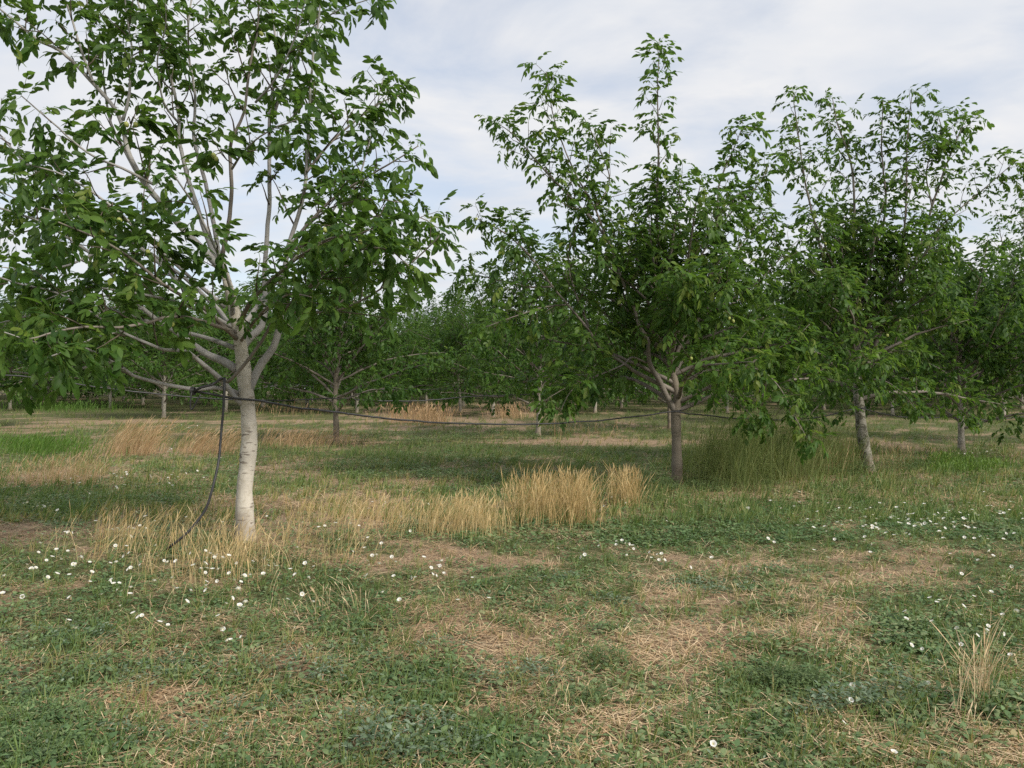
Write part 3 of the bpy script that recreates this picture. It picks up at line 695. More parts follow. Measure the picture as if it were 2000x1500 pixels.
# ------------------------------------------------------------------ tree 3
rng = np.random.default_rng(303)
b3 = G(1695, 920); Z3 = b3[1]
tr3 = [(1696, 925, .15), (1692, 890, .14), (1688, 870, .135), (1682, 834, .13), (1679, 795, .12), (1676, 768, .11), (1673, 740, .09), (1671, 700, .075), (1672, 640, .06), (1680, 570, .05)]
trunk3 = (np.array([P(a, b, Z3) for a, b, c in tr3]), np.array([c * .78 for a, b, c in tr3]))
L3 = [
    traced([(1676, 755), (1696, 720), (1715, 660), (1740, 600), (1770, 540), (1787, 510), (1820, 405), (1850, 318), (1880, 250), (1889, 222)], Z3, .07, .008, (0, .2, .2), start=.35),
    traced([(1680, 575), (1700, 500), (1728, 414), (1722, 294), (1724, 198)], Z3, .05, .008, (0, 0, 0), start=.15, spacing=.17),
    traced([(1673, 740), (1650, 670), (1625, 590), (1600, 480), (1571, 354), (1559, 270), (1547, 182)], Z3, .055, .008, (0, -.3, -.3), start=.3),
    traced([(1672, 640), (1665, 520), (1661, 342), (1631, 240), (1622, 192)], Z3, .045, .008, (0, .3, .4), start=.2),
    traced([(1715, 660), (1745, 560), (1765, 470), (1772, 384), (1775, 270), (1784, 182)], Z3, .04, .008, (.1, -.2, -.2), start=.2),
    traced([(1787, 510), (1830, 450), (1874, 408), (1940, 354), (1985, 315)], Z3, .025, .007, (.2, .1, 0), start=.1),
    traced([(1650, 670), (1600, 620), (1550, 540), (1510, 460), (1480, 400)], Z3, .03, .007, (-.2, -.2, 0), start=.2),
    traced([(1820, 405), (1810, 330), (1835, 260), (1830, 225)], Z3, .018, .007, (.2, .1, 0), start=.1),
]
L3 += [traced([(1650, 760), (1620, 775), (1590, 800), (1570, 835), (1560, 860)], Z3, .016, .005, (-.3, -.9, -1.2), start=.1),
       traced([(1690, 740), (1730, 745), (1765, 770), (1790, 800)], Z3, .016, .005, (-.2, -.6, -1), start=.1)]
L3 += tree_limbs(rng, None, 15, b3, trunk_at(trunk3), 1.4, 3.2, (2.2, 3.1), .04, el=(.3, .6), flat=.12, up=-.55)
L3 += tree_limbs(rng, None, 8, b3, trunk_at(trunk3), 1.8, 3.4, (2.2, 3.1), .036, el=(.6, .9), flat=.5, up=-.3, az0=1.9)
L3 += tree_limbs(rng, None, 9, b3, trunk_at(trunk3), 1.9, 3.4, (2.0, 3.0), .036, el=(.9, 1.2), flat=.95, up=.1, az0=.7)
fruit3 = [P(*c) for c in [(1758, 627, Z3 - 2), (1733, 655, Z3 - 2), (1490, 445, Z3 - 1), (1612, 476, Z3 - 1)]]
r_, n_ = build_tree('walnut_tree', 'walnut tree with thick mottled leaning trunk and many upright shoots, third in front row', 'walnut trees of the front row', b3, trunk3, L3, rng, 1, BARK_MOTTLED, BARK_DARK, pick=300,
                    gp=dict(spacing=.195, tl=(.25, .7), node=.088, sub=.6, lscale=.9), fruit=fruit3)
COUNT['t3'] = n_

# ------------------------------------------------------------------ procedural trees further back
def free_tree(label, group, base, height, rng, lod, bark, lb, spread=2.6, lean=0.0, pick=0, r=.085, dens=1.0, fork=1.15, nl=14, low=-.75, name='walnut_tree', split=True):
    b = np.asarray(base, float)
    k = 8; zs = np.linspace(-.04, height * 0.55, k)
    off = np.cumsum(rng.normal(0, .02, (k, 2)), 0)
    pts = np.stack([b[0] + off[:, 0] + lean * zs, b[1] + off[:, 1], b[2] + zs], 1)
    rad = r * np.interp(zs / (height * .55), [0, .35, 1], [1.12, .85, .35])
    trunk = (pts, rad); ta = trunk_at(trunk)
    ls = []
    top = ta(height * .54)
    q, rr = walk_limb(top, rng.uniform(0, 6), 1.35, height * .34, rng, r * .36, 1.4, .08, 0.05); ls.append((q, rr, dict(start=.05)))
    ls += tree_limbs(rng, None, nl, b, ta, fork, height * .40, (spread * .8, spread * 1.15), r * .42, el=(.3, .65), flat=.12, up=-.6, az0=rng.uniform(0, 6))
    ls += tree_limbs(rng, None, 7, b, ta, fork + .4, height * .45, (spread * .8, spread * 1.1), r * .42, el=(.6, .9), flat=.55, up=-.25, az0=rng.uniform(0, 6))
    ls += tree_limbs(rng, None, max(5, int(nl * .6)), b, ta, fork + .5, height * .5, (height * .42, height * .6), r * .40, el=(.9, 1.25), flat=1.0, up=.1, az0=rng.uniform(0, 6))
    sp = {0: .20, 1: .22, 2: .30, 3: .22}[lod] / dens
    return build_tree(name, label, group, b, trunk, ls, rng, lod, bark, lb, pick=pick, gp=dict(spacing=sp, tl=(.25, .7), node=.12 if lod == 2 else .09, sub=.5, lscale=1.18 if lod == 2 else 1.0), tsides=8 if lod == 2 else 12,
                      split_limbs=split, twig_sides=3, )
FR = 'walnut trees of the front row'; R2 = 'walnut trees of the second row'
b4 = G(1877, 890)
free_tree('slim pale trunked walnut tree in bright green grass, fourth in the front row', FR, b4, 6.0, np.random.default_rng(404), 3, BARK_MID, BARK_DARK, 3.1, -.02, pick=120, r=.07, fork=.62, dens=1.15)
b5 = G(2015, 866)
free_tree('walnut tree cut by the right edge of the picture', FR, b5, 7.8, np.random.default_rng(505), 2, BARK_GREY, BARK_DARK, 2.8, -.05, pick=0, r=.075, fork=.7, dens=.9)
row2 = [(658, 868, 7.0, .08, 'walnut tree with brown trunk and low crown, just right of the nearest trunk', 3.1, BARK_GREY),
        (1050, 850, 7.4, .075, 'walnut tree with pale slim trunk, just left of the second front row tree', 3.3, BARK_MID),
        (1308, 838, 7.0, .07, 'walnut tree hidden behind the second front row trunk', 2.6, BARK_GREY),
        (1545, 826, 7.0, .08, 'walnut tree behind the gap between the second and third front row trees', 2.7, BARK_GREY),
        (1745, 812, 6.6, .08, 'walnut tree with thin pale trunk behind the mottled leaning trunk', 2.7, BARK_PALE),
        (-45, 838, 6.0, .08, 'walnut tree off the left edge with a low bough reaching into view', 2.9, BARK_GREY)]
for i, (px, py, h, r, lab, spd, bk) in enumerate(row2):
    free_tree(lab, R2, G(px, py), h, np.random.default_rng(600 + i), 3 if i < 2 else 2, bk, BARK_DARK, spd * 1.1, rng.normal(0, .02), r=r, fork=.85, dens=1.1 if i < 2 else 1.4)

# far trees: five built ones, the rest copies of them
far_seen = [(320, 816, 'pale trunked walnut tree with a low hanging bough, left of the nearest trunk'),
            (962, 813, 'pale trunked walnut tree beside a thin dark stake near the picture centre'),
            (110, 783, 'pale trunked walnut tree beside a short dark post at far left'),
            (697, 806, 'small walnut tree with whitish trunk behind the low crowned second row tree'),
            (535, 781, 'far walnut tree with thin pale trunk just right of the nearest trunk'),
            (905, 796, 'far walnut tree with thin whitish trunk left of the picture centre'),
            (1162, 806, 'far walnut tree with thin trunk under the left boughs of the second front row tree'),
            (440, 806, 'far walnut tree hidden behind the nearest trunk'),
            (215, 797, 'far walnut tree in shade behind the low boughs at left'),
            (20, 800, 'far walnut tree at the left edge behind low boughs'),
            (800, 793, 'far walnut tree left of the picture centre in the dark gap'),
            (1420, 806, 'far walnut tree behind the feathery weed thicket'),
            (1610, 800, 'far walnut tree between the second and third front row trunks'),
            (1840, 812, 'far walnut tree just left of the slim fourth trunk'),
            (1960, 815, 'far walnut tree right of the slim fourth trunk'),
            (163, 768, 'far walnut tree with small whitish trunk right of the short dark post'),
            (296, 770, 'far walnut tree with whitish trunk just left of the low hanging bough')]
protos = []
def copy_tree(root, loc, rz, s):
    c = root.copy(); COL.objects.link(c); c.location = [float(a) for a in loc]; c.rotation_euler = (0, 0, rz); c.scale = (s, s, s * 1.0)
    for ch in list(root.children):
        k = ch.copy(); COL.objects.link(k); k.parent = c
    return c
taken = []
for i, (px, py, lab) in enumerate(far_seen):
    b = G(px, py); taken.append(b)
    if i < 5:
        rr = np.random.default_rng(700 + i)
        o, n_ = free_tree(lab, 'walnut trees of the far rows', b, [7.6, 8.0, 7.2, 7.4, 8.0][i], rr, 2, BARK_MID, BARK_DARK, 3.7, 0, r=.085, fork=.7, nl=18, split=False, dens=1.3)
        protos.append(o)
    else:
        rr = np.random.default_rng(720 + i); o = copy_tree(protos[i % 5], b, rr.uniform(0, 6.28), rr.uniform(.95, 1.12)); tag(o, lab, 'tree', 'walnut trees of the far rows')
rr = np.random.default_rng(808)
uvec = np.array([.83, .555]); vvec = np.array([-.555, .83])
nf = 0
for k in range(0, 16):
    for j in range(-22, 26):
        p = np.array([-3.0, 44.0]) + uvec * 6.4 * j + vvec * 7.6 * (k - 5) + rr.normal(0, .35, 2)
        x, y = p
        if y < 44 or y > 112: continue
        if abs(x) > 0.70 * y + 3: continue
        if any((x - t[0]) ** 2 + (y - t[1]) ** 2 < 16 for t in taken): continue
        if y > 95 and rr.random() < .35: continue
        o = copy_tree(protos[rr.integers(0, 5)], (x, y, float(gz(x, y))), rr.uniform(0, 6.28), rr.uniform(1.0, 1.3)); nf += 1
        u_ = CX + F * x / y
        zone = 'left of the nearest trunk' if u_ < 470 else 'between the first and second front row trunks' if u_ < 1320 else 'behind the right hand front row trees'
        tag(o, 'distant walnut tree in the dense far rows, ' + zone, 'tree', 'distant rows ' + zone)
COUNT['far'] = nf

# ------------------------------------------------------------------ irrigation pipes
def pipe(name, label, cat, pts, r, group=None, sides=8):
    q, rr_ = resample(np.array(pts), np.full(len(pts), r), 0.08)
    kr = np.random.default_rng(len(q)); w = kr.normal(0, .0045, q.shape); w = (w + np.roll(w, 1, 0) + np.roll(w, 2, 0)) / 2; q = q + w
    A = Acc(); b = q[0].copy(); A.add(*tube(q - b, rr_, sides))
    return tag(obj(name, A.mesh(name, PIPE), None, b), label, cat, group)
Zt4 = b4[1]
line1 = [P(378, 766, Z1 - .42), P(410, 772, Z1 - .36), P(445, 777, Z1 - .22), P(490, 781, Z1 - .115), P(560, 793, Z1 + .4), P(680, 808, Z1 + 1.2), P(800, 821, Z1 + 2.0), P(930, 828, Z1 + 2.8), P(1050, 828, Z1 + 3.4), P(1160, 822, Z1 + 3.9),
         P(1250, 813, Z2 - .35), P(1312, 804, Z2 - .12), P(1340, 807, Z2 - .1), P(1420, 816, Z2 + .4), P(1490, 820, Z2 + .8), P(1560, 819, Z2 + 1.2), P(1620, 811, Z2 + 1.7), P(1672, 798, Z3 - .15), P(1700, 803, Z3 - .05), P(1760, 814, Z3 + 1), P(1820, 816, Z3 + 2.2),
         P(1870, 812, Zt4 - .09), P(1930, 820, Zt4 + 1.2), P(2010, 812, Zt4 + 3.2)]
pipe1 = pipe('irrigation_pipe', 'black irrigation pipe sagging from tree to tree along the front row', 'pipe', line1, .0115)
q, _ = resample(np.array(line1), np.full(len(line1), .01), .08)
A = Acc(); A.add(*tube(np.array([[0, 0, -.004], [0, 0, -.02], [0, 0, -.022], [0, 0, -.034]]), [.009, .009, .005, .004], 7)); drip = A.mesh('dripper', PIPE)
for (c_, r_t) in ((P(1320.5, 804, Z2), .083), (P(1679.5, 798, Z3), .105)):
    th = np.linspace(0, 2 * np.pi, 21); A = Acc()
    for dz_ in (0, .012): A.add(*tube(np.stack([r_t * np.cos(th), r_t * np.sin(th), .01 * np.cos(th) + dz_], 1), np.full(21, .0055), 5))
    obj('tie', A.mesh('tie', PIPE), pipe1, c_ - q[0])
for k in range(9, len(q) - 4, 13):
    obj('dripper', drip, pipe1, q[k] - q[0])
hose = [P(376, 765, Z1 - .455), P(392, 757, Z1 - .46), P(415, 751, Z1 - .42), P(431, 740, Z1 - .38), P(440, 738, Z1 - .40), P(441, 752, Z1 - .44), P(438, 785, Z1 - .45), P(433, 830, Z1 - .45), P(428, 890, Z1 - .5), P(415, 950, Z1 - .6), P(398, 1000, Z1 - .65), P(370, 1035, Z1 - .7), P(340, 1062, Z1 - .75)]
gend = G(322, 1082); hose += [gend + [0, 0, .03], gend + [-.12, -.05, .0]]
pipe('hanging_hose', 'black hose hanging from the nearest tree and curving down into dry grass', 'hose', hose, .0125)
Zr = G(658, 868)[1]; Zs = G(1050, 850)[1]
line2 = [P(-320, 705, 16.8), P(60, 737, 18.5), P(160, 752, 19.2), P(240, 762, 19.8), P(340, 773, 20.5), P(440, 780, 21.2), P(560, 782, 21.9), P(652, 778, Zr - .09), P(720, 782, Zr + .6), P(800, 783, Zr + 1.3), P(860, 780, Zr + 1.8), P(910, 775, Zr + 2.3), P(980, 772, Zr + 2.7), P(1050, 770, Zs - .09)]
pipe('irrigation_pipe', 'thin black irrigation pipe along the second row, passing behind the nearest trunk', 'pipe', line2, .017)
Za = G(962, 813)[1]
line3 = [P(480, 762, Za - 4), P(560, 752, Za - 3), P(640, 757, Za - 2.4), P(720, 760, Za - 1.8), P(780, 761, Za - 1.2), P(860, 760, Za - .8), P(930, 756, Za - .3), P(962, 752, Za - .1)]
pipe('irrigation_pipe', 'faint black irrigation pipe in the third row seen under far crowns', 'pipe', line3, .014)
# strap that ties the pipe to the low bough
A = Acc(); c0 = P(377, 764, Z1 - .42)
th = np.linspace(0, 2 * np.pi, 17)
for k in range(3):
    ring = np.stack([np.full(17, .0) + k * .011 - .011, .036 * np.cos(th), .036 * np.sin(th)], 1); A.add(*tube(ring, np.full(17, .0065), 5))
hang = np.array([[.0, -.036, -.01], [-.004, -.05, -.10], [-.003, -.05, -.165], [.012, -.048, -.172], [.05, -.046, -.10], [.085, -.03, -.03]])
q, rr_ = resample(hang, np.full(6, .008), .02); A.add(*tube(q, rr_, 6))
tag(obj('pipe_strap', A.mesh('pipe_strap', PIPE), None, c0), 'black strap tying the pipe to the low bough, loose end hanging', 'strap')
for (px, py, hpx, lab) in [(123, 785, 30, 'short dark post beside far left pale trunk'), (972, 810, 38, 'thin dark stake beside pale trunk near picture centre')]:
    b = G(px, py); h = hpx / F * b[1]; A = Acc()
    A.add(*tube(np.array([[0, 0, -.1], [.01, 0, h * .5], [.03, .01, h]]), [.035, .033, .03], 7)); tag(obj('wooden_stake', A.mesh('wooden_stake', STAKE), None, b), lab, 'stake', 'stakes in the orchard')

# ------------------------------------------------------------------ ground cover
def strips(base, h, lean, width, rng, stations=(0, .4, .72, .86, 1.0), prof=(1, .9, .8, .6, .15), tint=None, az=None):
    """many thin upright blades: base (n,3), h (n), lean (n,2) horizontal drift at the tip"""
    n = len(base); az = rng.uniform(0, np.pi, n) if az is None else az
    sd = np.stack([np.cos(az), np.sin(az), np.zeros(n)], 1); V = []
    for t, w in zip(stations, prof):
        c = base.copy(); c[:, :2] += lean * (t ** 1.7)[..., None] if np.ndim(t) else lean * t ** 1.7
        c[:, 2] += h * t * np.sqrt(np.clip(1 - (np.linalg.norm(lean, axis=1) / (h + 1e-6)) ** 2 * t * .35, .3, 1))
        V += [c - sd * (width * w)[:, None] * .5, c + sd * (width * w)[:, None] * .5]
    m = len(V); v = np.stack(V, 1).reshape(-1, 3)
    T = []
    for k in range(len(stations) - 1):
        a = 2 * k; T += [[a, a + 1, a + 3], [a, a + 3, a + 2]]
    t = (np.array(T)[None] + (np.arange(n) * m)[:, None, None]).reshape(-1, 3)
    tn = np.full(n, .5) if tint is None else tint
    return v, t, np.repeat(np.clip(tn, 0, 1), m)

def plantlet(rng, nl, leaf, hgt, ratio, spread, simple=False):
    A = Acc()
    for k in range(nl):
        a = k * 2.4 + rng.normal(0, .4); rr0 = spread * math.sqrt((k + .5) / nl) * rng.uniform(.7, 1.2); z = hgt * rng.uniform(.25, 1.0) * (1.1 - rr0 / (spread * 1.6))
        c = np.array([math.cos(a) * rr0, math.sin(a) * rr0, z]); el = rng.uniform(-.2, .7)
        d = norm([math.cos(a) * math.cos(el), math.sin(a) * math.cos(el), math.sin(el)]); w = norm(np.cross([0, 0, 1.0], d) + rng.normal(0, .3, 3)); n = np.cross(d, w)
        ln = leaf * rng.uniform(.7, 1.3); wd = ln * ratio
        st = c * [.25, .25, .02]
        V = [c - d * ln * .1, c + d * ln * .3 - w * wd * .5 + n * .1 * wd, c + d * ln * .3 + w * wd * .5 + n * .1 * wd, c + d * ln * .7 - w * wd * .36 - n * .05 * ln, c + d * ln * .7 + w * wd * .36 - n * .05 * ln, c + d * ln - n * .2 * ln, st]
        tv = rng.uniform(0, .75)
        if simple: A.add(np.array([V[0], (V[1] + V[3]) / 2 - w * wd * .05, (V[2] + V[4]) / 2 + w * wd * .05, V[5]]), [[0, 1, 2], [1, 3, 2]], [tv] * 4); continue
        A.add(np.array(V), [[0, 1, 2], [1, 3, 4], [1, 4, 2], [3, 5, 4]], [tv] * 7)
    return A
def tuft(rng, nb, h, w, lean, st=(0, .5, 1.0), pf=(1, .8, .1)):
    A = Acc(); a = rng.uniform(0, 6.28, nb); base = np.stack([np.cos(a), np.sin(a), np.zeros(nb)], 1) * rng.uniform(.003, .03, nb)[:, None]
    hh = h * rng.uniform(.5, 1.2, nb); ln = np.stack([np.cos(a), np.sin(a)], 1) * (lean * hh * rng.uniform(.3, 1.3, nb))[:, None]
    v, t, tt = strips(base, hh, ln, np.full(nb, w), rng, st, pf, rng.uniform(0, .8, nb)); A.add(v, t, tt); return A
def litter(rng, nb, L):
    A = Acc()
    for k in range(nb):
        a = rng.normal(0, .9); ln = L * rng.uniform(.4, 1.2); c = np.array([rng.normal(0, .06), rng.normal(0, .06), rng.uniform(.004, .03)])
        d = np.array([math.cos(a), math.sin(a), rng.normal(0, .10)]) * ln * .5; w = np.array([-math.sin(a), math.cos(a), 0]) * rng.uniform(.0013, .0026); m = np.array([0, 0, .004]) + w * rng.normal(0, 2)
        tv = rng.uniform(0, 1); V = [c - d - w, c - d + w, c + d - w * .7, c + d + w * .7]
        A.add(np.array(V), [[0, 1, 3], [0, 3, 2]], [tv] * 4)
    return A
_pr = np.random.default_rng(91)
PLV = [plantlet(_pr, int(_pr.integers(8, 12)), .026, .05, .62, .065) for _ in range(10)]
PLN = [plantlet(_pr, int(_pr.integers(12, 18)), .022, .07, .38, .06, True) for _ in range(8)]
TUV = [tuft(_pr, int(_pr.integers(6, 10)), .09, .0046, .55) for _ in range(10)]
LIV = [litter(_pr, int(_pr.integers(5, 9)), .15) for _ in range(10)]
FAR_T = [tuft(_pr, 7, .16, .013, .5, (0, 1.0), (1, .2)) for _ in range(8)]
FAR_P = [plantlet(_pr, 7, .06, .09, .65, .13, True) for _ in range(8)]

def scatter(rng, n, z0, z1, power, accept):
    """ground points, denser near the camera; accept(x, y) gives the probability"""
    t = rng.random(n)
    if abs(power - 1) < 1e-6: y = z0 * (z1 / z0) ** t
    else: e = 1 - power; y = (z0 ** e + t * (z1 ** e - z0 ** e)) ** (1 / e)
    x = rng.uniform(-1, 1, n) * (0.68 * y + 1.2)
    k = rng.random(n) < accept(x, y)
    return x[k], y[k]
def cover(name, label, cat, variants, mat, rng, n, z0, z1, power, accept, smin, smax, dtf=None, lean=0.0, grow_far=0.0):
    x, y = scatter(rng, n, z0, z1, power, accept)
    m = len(x); z = gz(x, y); a = rng.uniform(0, 6.28, m); ca, sa = np.cos(a), np.sin(a); o = np.zeros(m); i1 = np.ones(m)
    R = np.stack([np.stack([ca, -sa, o], 1), np.stack([sa, ca, o], 1), np.stack([o, o, i1], 1)], 1)
    if lean: R[:, 0, 2] = lean
    s = rng.uniform(smin, smax, m) * (1 + grow_far * y)
    dt = rng.normal(0, .08, m) + (dtf(x, y) if dtf else 0)
    me = bake(variants, rng.integers(0, len(variants), m), R, np.stack([x, y, z], 1), s, dt, name, mat)
    COUNT[name + '_' + str(len(COUNT))] = (m, len(me.polygons))
    return tag(obj(name, me), label, cat, kind='stuff')
sr = np.random.default_rng(1212)
acc_g = lambda x, y: np.clip(1.25 - 1.3 * dryness(x, y), 0.13, 1)
acc_d = lambda x, y: np.clip(dryness(x, y) * 1.2 - .02, 0.17, 1)
tintp = lambda x, y: (dryness(x, y) - .38) * .6 + (fbm(x * .9, y * .9, 31, 3) - .5) * .5
cover('weed_cover', 'low round leaved weeds carpeting the near ground', 'weeds', PLV, BROAD, sr, 11500, 2.4, 9, 1.3, acc_g, .6, 1.5, tintp)
cover('weed_cover', 'low narrow leaved weeds carpeting the near ground', 'weeds', PLN, DARKWEED, sr, 6500, 2.4, 10, 1.3, lambda x, y: acc_g(x, y) * np.clip(3.2 * (fbm(x * 1.1, y * 1.1, 41, 3) - .38), 0, 1), .7, 1.4, tintp)
cover('green_grass', 'short green grass among the near weeds', 'grass', TUV, GRASS, sr, 12500, 2.4, 12, 1.3, lambda x, y: np.clip(1.15 - 1.0 * dryness(x, y), .16, 1), .5, 1.35, tintp, .15)
cover('straw_litter', 'loose dry straw lying on the near bare ground', 'straw', LIV, STRAW, sr, 18500, 2.4, 11, 1.4, acc_d, .6, 1.35, lambda x, y: (fbm(x * .7, y * .7, 51, 3) - .5) * .7)
cover('weed_cover', 'low weeds carpeting the middle distance between the rows', 'weeds', FAR_P, BROAD, sr, 21000, 8, 34, 1.5, acc_g, .45, .9, tintp)
cover('green_grass', 'short green grass in the middle distance between the rows', 'grass', FAR_T, GRASS, sr, 16500, 9, 60, 1.6, lambda x, y: np.clip(1.2 - 1.0 * dryness(x, y), .1, 1), .45, 1.1, tintp, .2, .01)
cover('straw_litter', 'dry straw lying in the middle distance', 'straw', LIV, STRAW, sr, 9000, 10, 30, 1.5, acc_d, 1.2, 2.0, lambda x, y: (fbm(x * .7, y * .7, 51, 3) - .6) * .6)

def clod(rng):
    A = Acc(); th = np.array([.5, 1.2, 1.9]); k = 6; ph = np.linspace(0, 2 * np.pi, k, endpoint=False)
    V = [[0, 0, .006]]
    for t in th: V += [[math.sin(t) * math.cos(p) * .011 * rng.uniform(.6, 1.3), math.sin(t) * math.sin(p) * .011 * rng.uniform(.6, 1.3), math.cos(t) * .007 * rng.uniform(.7, 1.3)] for p in ph]
    T = [[0, 1 + i, 1 + (i + 1) % k] for i in range(k)]
    for r in (0, 1):
        o = 1 + r * k
        for i in range(k): j = (i + 1) % k; T += [[o + i, o + k + i, o + k + j], [o + i, o + k + j, o + j]]
    A.add(np.array(V), T, rng.uniform(0, 1)); return A
CLODS = [clod(_pr) for _ in range(8)]
SOIL = tint_mat('soil_clod', [(0.0, (0.13, 0.085, 0.055)), (1.0, (0.33, 0.235, 0.16))], rough=.95, transl=0, noise=.3, nscale=60, spec=.1)
cover('soil_clods', 'small soil clods on the bare foreground patches', 'soil', CLODS, SOIL, sr, 14000, 2.4, 9, 1.4, lambda x, y: np.clip(dryness(x, y) * 1.6 - .75, 0, 1), .4, 1.5)
# dry and green standing grass patches: (column, row, half width, half depth in rows, stalks, height, wind lean, width)
def patch(name, label, cat, mat, zones, rng, prof=(.9, .8, .6, 1.7, .25), base_t=.5, leany=0.0):
    V = Acc()
    for (px, py, rx, ry, n, h, ln, w) in zones:
        u = px + rx * np.clip(rng.normal(0, .52, n), -1.4, 1.4); v = py + ry * np.clip(rng.normal(0, .55, n), -1.2, 1.2)
        g0 = G(px, py); Zc = g0[1]
        y = F * (EYE - g0[2]) / np.maximum(v - HY, 8); x = (u - CX) / F * y
        cl = fbm(x * 3.0, y * 3.0, 61, 2); k = rng.random(n) < np.clip((cl - .36) * 4.5, .08, 1); x, y = x[k], y[k]; m = len(x)
        base = np.stack([x, y, gz(x, y) - .01], 1); hh = h * rng.uniform(.45, 1.12, m) * (0.75 + .5 * fbm(x * 1.5, y * 1.5, 63, 2))
        lean = np.stack([hh * (ln + rng.normal(0, .24, m) + .5 * (fbm(x * 2, y * 2, 71, 2) - .5)), hh * (leany + rng.normal(0, .22, m))], 1)
        ti = np.clip(base_t + rng.normal(0, .22, m), 0, 1)
        V.add(*strips(base, hh, lean, w * rng.uniform(.6, 1.3, m), rng, prof=prof, tint=ti))
    me = V.mesh(name, mat); COUNT[name + '_' + str(len(COUNT))] = len(me.polygons)
    return tag(obj(name, me), label, cat, kind='stuff')
pr2 = np.random.default_rng(3131)
patch('dry_grass', 'dense golden dry grass stand left of the second front row trunk', 'dry grass', GOLD, [(1070, 1012, 62, 16, 2300, .62, .04, .0050), (1125, 1006, 40, 13, 700, .56, .06, .005), (1222, 985, 36, 10, 380, .50, .08, .0048), (1130, 1030, 90, 12, 380, .25, .1, .0045)], pr2, base_t=.40)
patch('dry_grass', 'loose golden dry grass strip right of the nearest trunk', 'dry grass', GOLD, [(640, 1040, 110, 34, 420, .38, .28, .0038), (850, 1040, 130, 16, 800, .40, .16, .0042), (940, 1030, 55, 14, 300, .40, .12, .0042), (740, 1015, 130, 28, 420, .36, .28, .004)], pr2, base_t=.6)
patch('dry_grass', 'sparse tan dry grass around the nearest trunk', 'dry grass', GOLD, [(330, 1080, 200, 45, 650, .36, .32, .0036), (480, 1090, 90, 45, 450, .33, .2, .0036), (260, 1055, 120, 26, 420, .36, .35, .0036), (420, 1130, 110, 40, 260, .34, -.1, .0034), (640, 1100, 110, 30, 260, .28, .2, .0034)], pr2, base_t=.6)
patch('dry_grass', 'tan wind blown grass bank in the second row at left', 'dry grass', RUSSET, [(255, 884, 62, 6, 1300, .80, .62, .008), (405, 884, 60, 5, 750, .62, .62, .008)], pr2, base_t=.55)
patch('dry_grass', 'low tan grass at the far left edge', 'dry grass', RUSSET, [(60, 945, 90, 14, 500, .38, .25, .006), (160, 940, 70, 14, 380, .40, .3, .006)], pr2, base_t=.6)
patch('dry_grass', 'russet grass clumps around the brown second row trunk', 'dry grass', RUSSET, [(600, 872, 60, 7, 600, .55, .5, .008), (545, 868, 50, 7, 300, .45, .5, .008), (680, 868, 50, 6, 120, .35, .3, .008)], pr2, base_t=.4)
patch('dry_grass', 'orange russet grass clumps in the far middle', 'dry grass', RUSSET, [(800, 824, 60, 5, 600, .85, .1, .016), (845, 826, 40, 5, 450, .75, .1, .016), (1000, 815, 40, 4, 350, .7, -.2, .016), (570, 806, 70, 5, 250, .6, .2, .014), (1130, 848, 70, 6, 180, .5, .0, .01)], pr2, base_t=.3)
patch('dry_grass', 'small pale dry grass tuft at the right edge of the foreground', 'dry grass', STRAW, [(1905, 1385, 34, 14, 420, .40, .1, .0034), (1925, 1375, 26, 10, 140, .3, -.35, .003)], pr2, base_t=.75)
patch('dry_grass', 'scattered dry stalks standing across the foreground turf', 'dry grass', STRAW, [(900, 1190, 90, 40, 70, .16, -.3, .003), (1100, 1330, 160, 60, 90, .14, .3, .003), (640, 1200, 120, 40, 150, .18, -.3, .003), (1700, 1290, 260, 90, 120, .14, .2, .003), (420, 1180, 150, 30, 150, .2, .3, .003), (250, 1450, 260, 40, 60, .10, .2, .0028), (1600, 1180, 300, 50, 130, .16, .1, .003), (1900, 1450, 120, 40, 120, .12, .4, .003), (600, 1470, 120, 30, 40, .16, .1, .0028)], pr2, base_t=.7)
patch('tall_weeds', 'feathery olive green weed thicket right of the second front row trunk', 'weeds', OLIVE, [(1440, 935, 100, 24, 2800, 1.12, .2, .0045), (1540, 925, 100, 22, 1900, 1.0, .26, .0045), (1375, 925, 50, 20, 500, .55, .1, .005), (1625, 915, 70, 16, 1300, .85, .2, .0045), (1740, 910, 60, 14, 500, .5, .1, .0045), (1450, 930, 110, 26, 900, .5, -.3, .0045)], pr2, prof=(.8, 1.0, 1.1, .9, .2), base_t=.45)
patch('dry_grass', 'brownish dry weeds between the second and third front row trunks', 'dry grass', RUSSET, [(1600, 915, 70, 14, 650, .55, .2, .006), (1555, 905, 50, 10, 220, .75, .2, .005), (1760, 905, 60, 12, 240, .35, .1, .006)], pr2, base_t=.35)
patch('green_grass', 'bright green grass patch beside the slim fourth trunk', 'grass', BRIGHT, [(1890, 915, 75, 14, 2200, .20, .1, .012), (1850, 900, 50, 10, 700, .24, .1, .012)], pr2, base_t=.6)
patch('green_grass', 'lush green grass bank at the far left', 'grass', BRIGHT, [(60, 880, 90, 12, 1500, .38, .3, .014), (130, 798, 120, 5, 1500, .55, .2, .03), (150, 885, 70, 8, 300, .25, .3, .014)], pr2, base_t=.1)
